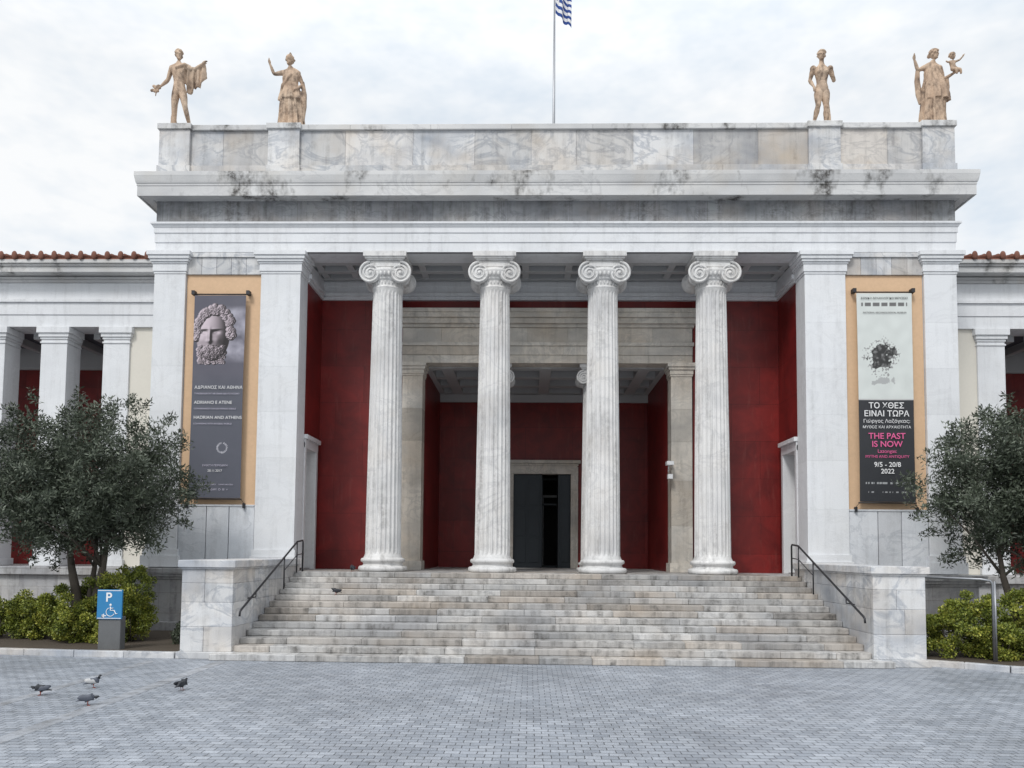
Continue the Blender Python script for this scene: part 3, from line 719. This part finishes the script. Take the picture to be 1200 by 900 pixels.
def hfield(x,y):
    h=0
    d=1-(x/.36)**2-((y+.02)/.52)**2
    if d>0: h=.36*math.sqrt(d)
    xf=x+.075
    h+=.12*math.exp(-(xf/.035)**2-((y+.03)/.13)**2)+.05*math.exp(-(xf/.06)**2-((y+.12)/.035)**2)
    for s in(-1,1):
        xe=s*(.13 if s>0 else .11)
        h-=.085*math.exp(-((xf-xe)/.075)**2-((y-.07)/.042)**2); h+=.028*math.exp(-((xf-xe)/.038)**2-((y-.062)/.018)**2)
        h+=.035*math.exp(-((xf-xe)/.10)**2-((y-.14)/.02)**2); h+=.02*math.exp(-((xf-s*.17)/.07)**2-((y+.1)/.07)**2)
    h-=.03*math.exp(-(xf/.09)**2-((y+.235)/.014)**2)
    best=0
    for cx,cy,r in curls:
        q=1-((x-cx)**2+(y-cy)**2)/(r*r)
        if q>0: best=max(best,(.16 if cy>-.2 else .05)+r*1.5*math.sqrt(q)+.012*math.sin(math.atan2(y-cy,x-cx)*2+math.sqrt((x-cx)**2+(y-cy)**2)*130))
    if best>0:
        if y<-.2: h=h+best
        else: h=max(h,best)
    return h
Lx,Ly,Lz=-.62,.42,.66
def left_fn(u,v):
    base=(.105,.103,.13)
    n=mnoise.noise(Vector((u*3,v*9,0)))*.02
    col=[c+n for c in base]
    if v>.62:
        x=(u-.38)/.92; y=(v-.80)*6.25/1.58/.92
        f=mnoise.fractal(Vector((u*4+3,v*16,1)),1,2,5)
        if u>.52 and v>.66 and v<.95:
            q=max(0,.16+.16*f)*min(1,(u-.52)/.15)*min(1,(v-.66)/.05)*min(1,(.95-v)/.03)
            col=[c+q*k for c,k in zip(col,(1,.97,1.1))]
        e=.006; h=hfield(x,y)
        if h>.02:
            hx=(hfield(x+e,y)-h)/e; hy=(hfield(x,y+e)-h)/e
            n_=Vector((-hx*.9,-hy*.9,1)).normalized(); s=max(0,n_.x*Lx+n_.y*Ly+n_.z*Lz)
            s=.04+.96*s**1.7
            k=min(1,(h-.02)/.05)
            col=[c*(1-k)+k*q*s for c,q in zip(col,(.62,.53,.58))]
    if v<.62:
        m_=max(0,min(1,(.62-v)/.1)); col=[c*(1-m_)+m_*b for c,b in zip(col,(.10,.105,.13))]
    dx=(u-.62)*1.58; dy=(v-.245)*6.25; rr_=math.hypot(dx,dy)
    if .12<rr_<.17 and not(abs(dx)<.03 and dy>0) and math.sin(math.atan2(dy,dx)*22)>-.2: col=(.5,.5,.55)
    return col
TL=[("ΑΔΡΙΑΝΟΣ ΚΑΙ ΑΘΗΝΑ",-.70,3.36,.135,IW,'LEFT'),("ΣΥΝΟΜΙΛΩΝΤΑΣ ΜΕ ΕΝΑΝ ΙΔΕΑΤΟ ΚΟΣΜΟ",-.70,3.17,.066,IL,'LEFT'),
 ("ADRIANO E ATENE",-.70,2.90,.135,IW,'LEFT'),("CONVERSANDO CON UN MONDO IDEALE",-.70,2.71,.066,IL,'LEFT'),
 ("HADRIAN AND ATHENS",-.70,2.44,.135,IW,'LEFT'),("CONVERSING WITH AN IDEAL WORLD",-.70,2.25,.066,IL,'LEFT'),
 ("ΕΚΘΕΣΗ ΠΕΡΙΟΔΙΚΗ",.0,.98,.08,IL,'CENTER'),("28.11.2017",.0,.82,.10,IW,'CENTER'),
 ("ΥΠΟΥΡΓΕΙΟ ΠΟΛΙΤΙΣΜΟΥ      ΕΘΝΙΚΟ ΜΟΥΣΕΙΟ",-.0,.40,.05,IL,'CENTER'),("II  ◊  III  EAM  O  III  =",-.0,.25,.09,IL,'CENTER')]
banner('exhibition_banner',-10.32,-8.73,4.05,10.27,22.9,left_fn,110,430,TL)
def right_fn(u,v):
    if v<.49:
        if .485<v: return (.5,.5,.5)
        if v<.125 and v>.03 and abs(u-.5)<.42 and (int(v*120)%5==0) and mnoise.noise(Vector((u*20,int(v*120),0)))>0: return (.35,.36,.37)
        return (.035,.037,.042)
    c=.64+.05*mnoise.noise(Vector((u*5,v*20,4)))
    col=[c*.95,c,c*.97]
    x=(u-.44)*1.64; y=(v-.69)*6.3
    f=mnoise.fractal(Vector((u*5,v*20,7)),1,2,6)
    d=math.hypot(x/.46,y/.58)+.55*f
    if d<.70: s=.04+.3*max(0,mnoise.fractal(Vector((u*14,v*50,2)),1,2,4)); return (s,s,s)
    d2=math.hypot((x+.05)/.62,(y+.75)/.18)+.7*mnoise.fractal(Vector((u*8,v*30,9)),1,2,5)
    if d2<.5: return (.40,.41,.41)
    if abs(v-.945)<.008 and abs(u-.5)<.42 and (int(u*60)%9)<7: return (.15,.15,.15)
    if d<1.0 and mnoise.noise(Vector((u*30,v*110,2)))>.15: return (.28,.28,.28)
    return col
TR=[("ΤΟ ΧΘΕΣ",0,2.86,.24,IW,'CENTER'),("ΕΙΝΑΙ ΤΩΡΑ",0,2.62,.24,IW,'CENTER'),("Γιώργος Λαζόγκας:",0,2.40,.15,IW,'CENTER'),("ΜΥΘΟΣ ΚΑΙ ΑΡΧΑΙΟΤΗΤΑ",0,2.22,.115,IW,'CENTER'),
 ("THE PAST",0,1.95,.25,IP,'CENTER'),("IS NOW",0,1.71,.25,IP,'CENTER'),("Lazongas:",0,1.50,.15,IP,'CENTER'),("MYTHS AND ANTIQUITY",0,1.34,.115,IP,'CENTER'),
 ("9/5 - 20/8",0,1.10,.20,IW,'CENTER'),("2022",0,.90,.20,IW,'CENTER'),
 ("ΕΘΝΙΚΟ ΑΡΧΑΙΟΛΟΓΙΚΟ ΜΟΥΣΕΙΟ",0,6.12,.085,IK,'CENTER'),("NATIONAL ARCHAEOLOGICAL MUSEUM",0,5.68,.07,IK,'CENTER')]
banner('exhibition_banner.001',9.76,11.40,4.08,10.36,22.9,right_fn,90,340,TR)

# ---------------------------------------------------------------- handrails
for nm,x,sg in(('stair_handrail',-6.60,-1),('stair_handrail.001',7.52,1)):
    e=empty(nm,(x,17.5,0)); w=MB()
    w.tube([(sg*.0,-.02,.98),(0,0,1.08),(0,.06,1.12),(0,4.2,2.74),(0,4.7,2.78),(0,4.76,2.74),(0,4.76,PZ)],.026,8)
    w.tube([(0,3.1,1.45),(0,3.1,2.32)],.02,8); w.tube([(0,4.2,PZ-.02),(0,4.2,2.74)],.02,8)
    w.tube([(sg*.2,1.0,1.33),(0,1.0,1.36),(0,1.0,1.48)],.016,8)
    w.tube([(0,3.1,1.95),(0,4.2,2.36),(0,4.76,2.4)],.014,8)
    w.build('rail',IRON,e)

# ---------------------------------------------------------------- ground etc
def pavmat():
    m,nt,b=newmat('granite_setts'); p=pos(nt,loc=(0,0,0))
    wob=N(nt,'ShaderNodeTexNoise'); nt.links.new(p,wob.inputs['Vector']); wob.inputs['Scale'].default_value=3.0; wob.inputs['Detail'].default_value=2
    mv=N(nt,'ShaderNodeVectorMath',operation='MULTIPLY_ADD'); nt.links.new(wob.outputs['Color'],mv.inputs[0]); mv.inputs[1].default_value=(.045,.035,0); nt.links.new(p,mv.inputs[2])
    br=N(nt,'ShaderNodeTexBrick'); nt.links.new(mv.outputs[0],br.inputs['Vector'])
    br.inputs['Scale'].default_value=1; br.inputs['Brick Width'].default_value=.205; br.inputs['Row Height'].default_value=.14
    br.inputs['Mortar Size'].default_value=.008; br.inputs['Mortar Smooth'].default_value=.5; br.inputs['Bias'].default_value=0; br.offset=.5
    br.inputs['Color1'].default_value=(.235,.258,.295,1); br.inputs['Color2'].default_value=(.335,.36,.40,1); br.inputs['Mortar'].default_value=(.08,.086,.096,1)
    big=noise(nt,p,.35,3,.65); med=noise(nt,p,2.2,3,.7); fine=noise(nt,p,45,3,.75)
    c=mix(nt,1.0,br.outputs['Color'],rng(nt,big,.3,.7,.80,1.16),'MULTIPLY')
    c=mix(nt,1.0,c,rng(nt,med,.25,.75,.86,1.14),'MULTIPLY')
    c=mix(nt,1.0,c,rng(nt,fine,.25,.75,.68,1.32),'MULTIPLY')
    spots=noise(nt,p,4.5,1,.4); c=mix(nt,rng(nt,spots,.70,.74,0,.35),c,(.08,.08,.085))
    nt.links.new(c,b.inputs['Base Color'])
    setin(nt,b.inputs['Roughness'],rng(nt,med,.3,.7,.42,.60)); b.inputs['Specular IOR Level'].default_value=.45
    h=mth(nt,'ADD',mth(nt,'MULTIPLY',br.outputs['Fac'],-1.0),mth(nt,'MULTIPLY',fine,.5)); bump(nt,b,h,.6,.012)
    return m
PAV=pavmat()
SLP=stone('paving_strip_stone',(.355,.375,.41),vein=(.24,.255,.28),vamt=.6,wamt=.05,damt=.7,rough=.5,tonek=.22,dth=(.4,.65),ss=(2,2))
GRD=plain('ground_earth',(.16,.155,.145),.95,var=.3,sc_=.5)
def sheet(name,pts,z,mat):
    me=bpy.data.meshes.new(name); me.from_pydata([(x,y,z) for x,y in pts],[],[tuple(range(len(pts)))]); me.materials.append(mat)
    o=bpy.data.objects.new(name,me); COL.objects.link(o); return o
sheet('ground',[(-900,-900),(900,-900),(900,900),(-900,900)],-.02,GRD)
sheet('plaza_pavement',[(-45,-30),(45,-30),(45,26),(-45,26)],0.0,PAV)
e=empty('paving_strips'); w=MB()
for xc,wd in((-6.85,.26),(-8.42,.22)):
    y=-6
    while y<17.2:
        L=random.uniform(.25,.42)
        if y+L>17.2:break
        w.box(xc-wd/2,xc+wd/2,y+.005,y+L-.005,-.01,.004,random.uniform(-.9,.6)); y+=L
w.build('strip_slabs',SLP,e)
sheet('flower_bed',[(-8.06,17.7),(-8.06,25.8),(-40,25.8),(-40,19.6),(-13,18.0)],.10,SOIL)
sheet('flower_bed.001',[(8.98,25.8),(8.98,17.9),(10.4,17.0),(14,15.6),(40,12),(40,25.8)],.10,SOIL)
def kerb(name,path):
    w=MB()
    for (xa,ya),(xb,yb) in zip(path,path[1:]):
        d=Vector((xb-xa,yb-ya,0)); L=d.length; n=max(1,int(L/.9)); d.normalize(); nn=Vector((-d.y,d.x,0))*.09
        for i in range(n):
            a=Vector((xa,ya,0))+d*(L*i/n+.004); b_=Vector((xa,ya,0))+d*(L*(i+1)/n-.004)
            q=[a-nn,b_-nn,b_+nn,a+nn]; v=[(p.x,p.y,-.01) for p in q]+[(p.x,p.y,.14) for p in q]
            w.add(v,[(0,3,2,1),(4,5,6,7),(0,1,5,4),(1,2,6,5),(2,3,7,6),(3,0,4,7)],random.uniform(-.4,.6))
    o=w.build(name,SLAB,None,.015); clean(o)
kerb('stone_kerb',[(-8.1,17.62),(-10.5,17.75),(-13,18.0),(-20,18.6),(-40,19.6)])
kerb('stone_kerb.001',[(9.02,17.88),(9.7,17.5),(10.4,17.0),(14,15.6),(40,12)])

# ---------------------------------------------------------------- vegetation
def leafmat(name,c1,c2,c3):
    m,nt,b=newmat(name); r_=attr(nt,'rnd')
    c=mix(nt,rng(nt,r_,.1,.6),c1,c2); c=mix(nt,rng(nt,r_,.65,.95),c,c3)
    nt.links.new(c,b.inputs['Base Color']); b.inputs['Roughness'].default_value=.5; b.inputs['Specular IOR Level'].default_value=.4
    return m
OLV=leafmat('olive_leaves',(.032,.042,.028),(.062,.078,.050),(.17,.195,.15))
BOX=leafmat('hedge_leaves',(.06,.085,.018),(.20,.235,.035),(.50,.48,.09))
def leaves(name,cen,rad,per,L,W,mat,parent,seed,up=.35):
    rg=np.random.default_rng(seed); cen=np.array(cen); rad=np.array(rad)
    per=np.broadcast_to(np.array(per),(len(cen),)).astype(int)
    ci=np.repeat(np.arange(len(cen)),per); n=len(ci)
    off=rg.normal(size=(n,3)); off/=np.linalg.norm(off,axis=1,keepdims=True)
    off*= (rg.random((n,1))**.45)
    P=cen[ci]+off*rad[ci][:,None]*np.array([1,1,.85])
    d=rg.normal(size=(n,3))*.7+off*.9; d[:,2]+=up; d/=np.linalg.norm(d,axis=1,keepdims=True)
    q=rg.normal(size=(n,3)); s=np.cross(d,q); s/=np.linalg.norm(s,axis=1,keepdims=True)
    l=(L*rg.uniform(.6,1.25,(n,1))); wv=W*rg.uniform(.7,1.2,(n,1))
    V=np.empty((n,4,3)); V[:,0]=P; V[:,1]=P+d*l*.5+s*wv*.5; V[:,2]=P+d*l; V[:,3]=P+d*l*.5-s*wv*.5
    me=bpy.data.meshes.new(name); me.vertices.add(n*4); me.vertices.foreach_set('co',V.reshape(-1).astype(np.float32))
    me.loops.add(n*4); me.loops.foreach_set('vertex_index',np.arange(n*4,dtype=np.int32)); me.polygons.add(n)
    me.polygons.foreach_set('loop_start',np.arange(0,n*4,4,dtype=np.int32)); me.update(calc_edges=True)
    a=me.attributes.new('rnd','FLOAT','FACE'); cr=rg.random(len(cen)); a.data.foreach_set('value',(.6*rg.random(n)+.4*cr[ci]).astype(np.float32))
    me.materials.append(mat); o=bpy.data.objects.new(name,me); COL.objects.link(o); o.parent=parent; return o
def olive(name,loc,rx,ry,rz,zc,stems,seed,cx=0,lowf=.95,nsh=110):
    e=empty(name,loc); rg=random.Random(seed); cen=[];rad=[];per=[]
    w=MB()
    for i in range(460):
        v=Vector((rg.gauss(0,1),rg.gauss(0,1),rg.gauss(-.12,1))).normalized()
        k=.88+.24*mnoise.noise(v*1.9+Vector((seed,0,0)))
        t=rg.random()**.30*k if i%4 else rg.random()**.6*k*.8
        p=Vector((cx+v.x*rx*t,v.y*ry*t,zc+v.z*rz*t*(1 if v.z>0 else lowf)))
        cen.append(tuple(p)); rad.append(rg.uniform(.24,.46)); per.append(150)
    nc=len(cen)
    for i in range(nsh):
        v=Vector((rg.gauss(0,1),rg.gauss(0,1),rg.gauss(.2,.9))).normalized(); k=.92+.24*mnoise.noise(v*1.9+Vector((seed,0,0)))
        for q in(1.0,1.05,1.1):
            cen.append((cx+v.x*rx*k*q,v.y*ry*k*q,zc+v.z*rz*k*q*(1 if v.z>0 else lowf)+.1*(q-1))); rad.append(.11); per.append(22)
    for (bx_,by_),(tx,ty,tz),r in stems:
        P=[Vector((bx_,by_,0)),Vector((bx_*.9+tx*.15,by_,.5)),Vector((tx*.45+bx_*.3,ty*.4,1.2)),Vector((tx*.8,ty*.8,1.9)),Vector((tx,ty,tz))]
        w.tube(P,[r*1.3,r,r*.8,r*.62,r*.35],9)
        for j in range(7):
            s=P[3 if j%2 else 4]
            c=min((cen[rg.randrange(nc)] for _ in range(6)),key=lambda q:(Vector(q)-s).length)
            mdl=(s+Vector(c))/2+Vector((rg.uniform(-.2,.2),rg.uniform(-.2,.2),.1)); w.tube([s,mdl,Vector(c)],[r*.35,r*.2,.012],6)
    w.build('trunk_and_limbs',BARK,e)
    leaves('crown_leaves',cen,rad,per,.125,.036,OLV,e,seed)
    return e
olive('olive_tree',(-11.55,19.9,.1),3.0,2.5,2.25,4.05,[((-.1,0),(-.6,.1,2.6),.15),((.12,.05),(.55,-.1,2.6),.14),((0,.1),(.05,.3,2.8),.10)],3,cx=-.30,lowf=.88)
olive('olive_tree.001',(12.2,19.6,.1),2.75,2.4,2.3,4.15,[((.15,0),(-.35,.1,2.6),.12),((.3,.1),(.5,.0,2.6),.12)],8,cx=.5)
def hedge(name,loc,lobes,seed,per=210,col=BOX):
    e=empty(name,loc); rg=random.Random(seed); cen=[];rad=[]
    for (x,y,z,r) in lobes:
        for i in range(34):
            v=Vector((rg.gauss(0,1),rg.gauss(0,1),rg.gauss(0,1))).normalized(); t=rg.random()**.3
            cen.append((x+v.x*r*t,y+v.y*r*t,max(.08,z+v.z*r*t))); rad.append(rg.uniform(.12,.2))
    leaves('shrub_leaves',cen,rad,per,.065,.042,col,e,seed,.5)
    w=MB()
    for (x,y,z,r) in lobes:
        for j in range(5): w.tube([(x+.05*j-.1,y,-.1),(x+rg.uniform(-.4,.4)*r,y+rg.uniform(-.3,.3),z)],[.02,.01],5)
    w.build('stems',BARK,e)
hedge('hedge_shrub',(-11.3,20.0,.1),[(-1.1,0,.65,.75),(-.4,-.2,.8,.85),(.3,.1,1.0,.85),(.7,.0,1.1,.8),(.85,-.1,.6,.6),(.1,.5,.8,.8),(-1.8,.2,.6,.65),(.4,-.3,.5,.6),(-.3,-.4,.4,.5)],5)
hedge('hedge_shrub.001',(-8.75,19.6,.05),[(0,0,.25,.28),(.25,.1,.35,.25)],6,150,OLV)
hedge('hedge_shrub.002',(10.6,18.7,.1),[(-1.2,.3,.6,.65),(-.5,0,.65,.7),(.2,.1,.75,.75),(.9,0,.8,.8),(1.6,.1,.8,.8),(2.4,0,.8,.75),(.4,-.4,.4,.5),(1.3,-.5,.45,.5)],9)
hedge('hedge_shrub.003',(-14.2,20.4,.1),[(0,0,.5,.6),(.8,.1,.5,.55),(-.8,0,.6,.6)],12)

# ---------------------------------------------------------------- parking sign
e=empty('accessible_parking_sign',(-9.98,18.3,.1))
w=MB(); w.box(-.27,.27,-.12,.12,-.08,.78); w.build('concrete_base',plain('sign_base_stone',(.13,.135,.14),.8,var=.3),e,.02)
BL=plain('sign_blue',(.03,.20,.42),.45,var=.04,bmp=0)
w=MB(); w.box(-.30,.30,-.15,-.10,.72,1.42); w.build('sign_panel',BL,e,.006)
w=MB(); w.box(-.285,.285,-.153,-.151,.735,.75); w.box(-.285,.285,-.153,-.151,1.39,1.405)
w.ell((.03,-.155,1.06),(.028,.004,.028),12,6)
w.tube([(.03,-.155,1.02),(.03,-.155,.93),(.12,-.155,.93),(.16,-.155,.85),(.20,-.155,.85)],[.012]*5,6); w.tube([(.03,-.155,.98),(.10,-.155,.98)],.010,6)
w.tube([(.03+.10*math.cos(a),-.155,.89+.10*math.sin(a)) for a in [math.radians(110+i*15) for i in range(16)]],.009,6)
w.build('wheelchair_symbol',IW,e)
for t,x,z,s in(("P",-.02,1.23,.30),("←",-.12,.80,.13)):
    c=bpy.data.curves.new('letter','FONT'); c.body=t; c.size=s; c.align_x='CENTER'; c.align_y='CENTER'; c.extrude=.001; c.offset=.006; c.materials.append(IW)
    to=bpy.data.objects.new('letter',c); COL.objects.link(to); to.parent=e; to.location=(x,-.156,z); to.rotation_euler=(math.pi/2,0,0)
e=empty('metal_barrier',(10.6,17.9,.05)); w=MB()
w.tube([(0,0,-.05),(0,0,1.82),(-.05,0,1.89),(-.2,.1,1.92),(-1.5,.9,1.95)],.03,8); w.tube([(.05,0,0),(.05,0,1.88)],.025,8); w.tube([(-1.5,.9,-.05),(-1.5,.9,1.95)],.03,8)
w.build('rails',STEEL,e)

# ---------------------------------------------------------------- pigeons
PG=plain('pigeon_grey',(.085,.095,.12),.6,var=.3,sc_=20); PD=plain('pigeon_dark',(.028,.031,.038),.5,var=.3,sc_=20); PW=plain('pigeon_white',(.5,.5,.5),.7,var=.15,sc_=20); PL=plain('pigeon_leg',(.35,.08,.05),.6)
def pigeon(name,loc,rot,bm_,wm,hm,down=0.0):
    e=empty(name,loc); e.rotation_euler=(0,0,rot); e.scale=(.9,)*3
    hz=.235-down*.14; hx=.10+down*.06
    J={'tt':((-.20,0,.085),(.022,.008)),'tb':((-.12,0,.105),(.035,.02)),'b':((-.05,0,.125),(.055,.05)),'m':((.01,0,.135),(.062,.06)),'c':((.06,0,.15),(.048,.05)),'n':((.085+down*.03,0,.19-down*.05),.03)}
    v,f=skin_mesh(J,[('tt','tb'),('tb','b'),('b','m'),('m','c'),('c','n')],'m')
    m=MB(); m.add(v,f,sm=True); m.build('body',bm_,e)
    m=MB(); m.tube([(.08+down*.03,0,.18-down*.04),(hx-.005,0,hz-.02),(hx,0,hz)],[.03,.023,.02],8); m.ell((hx+.006,0,hz),(.027,.02,.021),12,8); m.build('head',hm,e)
    m=MB(); m.tube([(hx+.028,0,hz-.002),(hx+.052,0,hz-.01)],[.006,.002],6)
    m.build('beak',PD,e)
    m=MB()
    for s in(-1,1):
        R=Matrix.Rotation(.16,3,'Y')@Matrix.Rotation(s*-.12,3,'Z'); m.ell((-.045,s*.052,.135),(.125,.016,.042),14,8,R)
    m.build('wings',wm,e)
    m=MB()
    for s in(-1,1):
        m.tube([(.0,s*.025,.09),(-.01,s*.025,.045),(.0,s*.025,.008)],[.012,.005,.004],6)
        for q in(-.5,0,.5): m.tube([(.0,s*.025,.006),(.035*math.cos(q),s*.025+.035*math.sin(q),.004)],[.004,.002],5)
        m.tube([(.0,s*.025,.006),(-.02,s*.025,.004)],[.004,.002],5)
    m.build('legs',PL,e)
pigeon('pigeon',(-8.28,13.0,.001),3.5,PD,PG,PD,.5)
pigeon('pigeon.001',(-7.8,13.77,.001),.6,PG,PW,PD,.0)
pigeon('pigeon.002',(-7.0,12.22,.001),.4,PG,PG,PD,.6)
pigeon('pigeon.003',(-6.14,13.64,.001),1.3,PD,PD,PD,.2)
pigeon('pigeon.004',(-5.2,y0+8*td+.15,9*rh),2.9,PD,PD,PD,.3)
pigeon('pigeon.005',(-5.15,y0+12*td+.2,13*rh),2.0,PD,PD,PD,.1)

# ---------------------------------------------------------------- world + sun
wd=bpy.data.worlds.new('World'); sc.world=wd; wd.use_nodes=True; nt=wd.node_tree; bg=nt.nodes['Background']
SE,SR=math.radians(48),math.radians(205)
sky=N(nt,'ShaderNodeTexSky',sky_type='NISHITA'); sky.sun_disc=False; sky.sun_elevation=SE; sky.sun_rotation=SR; sky.air_density=1.2; sky.dust_density=1.5
tc=N(nt,'ShaderNodeTexCoord'); mp=N(nt,'ShaderNodeMapping'); nt.links.new(tc.outputs['Generated'],mp.inputs[0]); mp.inputs['Scale'].default_value=(1,1,2.2); mp.inputs['Rotation'].default_value=(.15,.3,.4)
n1=noise(nt,mp.outputs[0],2.0,5,.6,.4); n2=noise(nt,mp.outputs[0],14,3,.65)
f=mth(nt,'ADD',mth(nt,'MULTIPLY',n1,.7),mth(nt,'MULTIPLY',n2,.3))
cf=rng(nt,f,.38,.57)
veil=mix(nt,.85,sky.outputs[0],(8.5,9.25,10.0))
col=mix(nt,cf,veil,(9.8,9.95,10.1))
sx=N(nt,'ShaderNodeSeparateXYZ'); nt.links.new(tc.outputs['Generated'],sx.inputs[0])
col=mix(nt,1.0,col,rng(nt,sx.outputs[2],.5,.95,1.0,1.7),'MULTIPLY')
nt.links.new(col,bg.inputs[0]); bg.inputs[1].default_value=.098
sl=bpy.data.lights.new('sun','SUN'); sl.energy=1.9; sl.angle=math.radians(14); sl.color=(1,.975,.94)
so=bpy.data.objects.new('sun',sl); COL.objects.link(so)
dirv=Vector((math.sin(SR)*math.cos(SE),math.cos(SR)*math.cos(SE),math.sin(SE)))
so.rotation_euler=dirv.to_track_quat('Z','Y').to_euler(); so.location=dirv*60

# ---------------------------------------------------------------- camera
cd=bpy.data.cameras.new('camera'); co=bpy.data.objects.new('camera',cd); COL.objects.link(co)
cd.lens=27; cd.sensor_width=36; cd.shift_y=145/1200; cd.clip_end=3000; cd.clip_start=.1
R=Matrix.Rotation(0.0233,3,'Z')@Matrix.Rotation(math.radians(93.3),3,'X')@Matrix.Rotation(0.009,3,'Z')
co.matrix_world=Matrix.Translation((0,0,2.5))@R.to_4x4()
sc.camera=co
sc.view_settings.view_transform='Standard'; sc.view_settings.look='None'; sc.view_settings.exposure=0
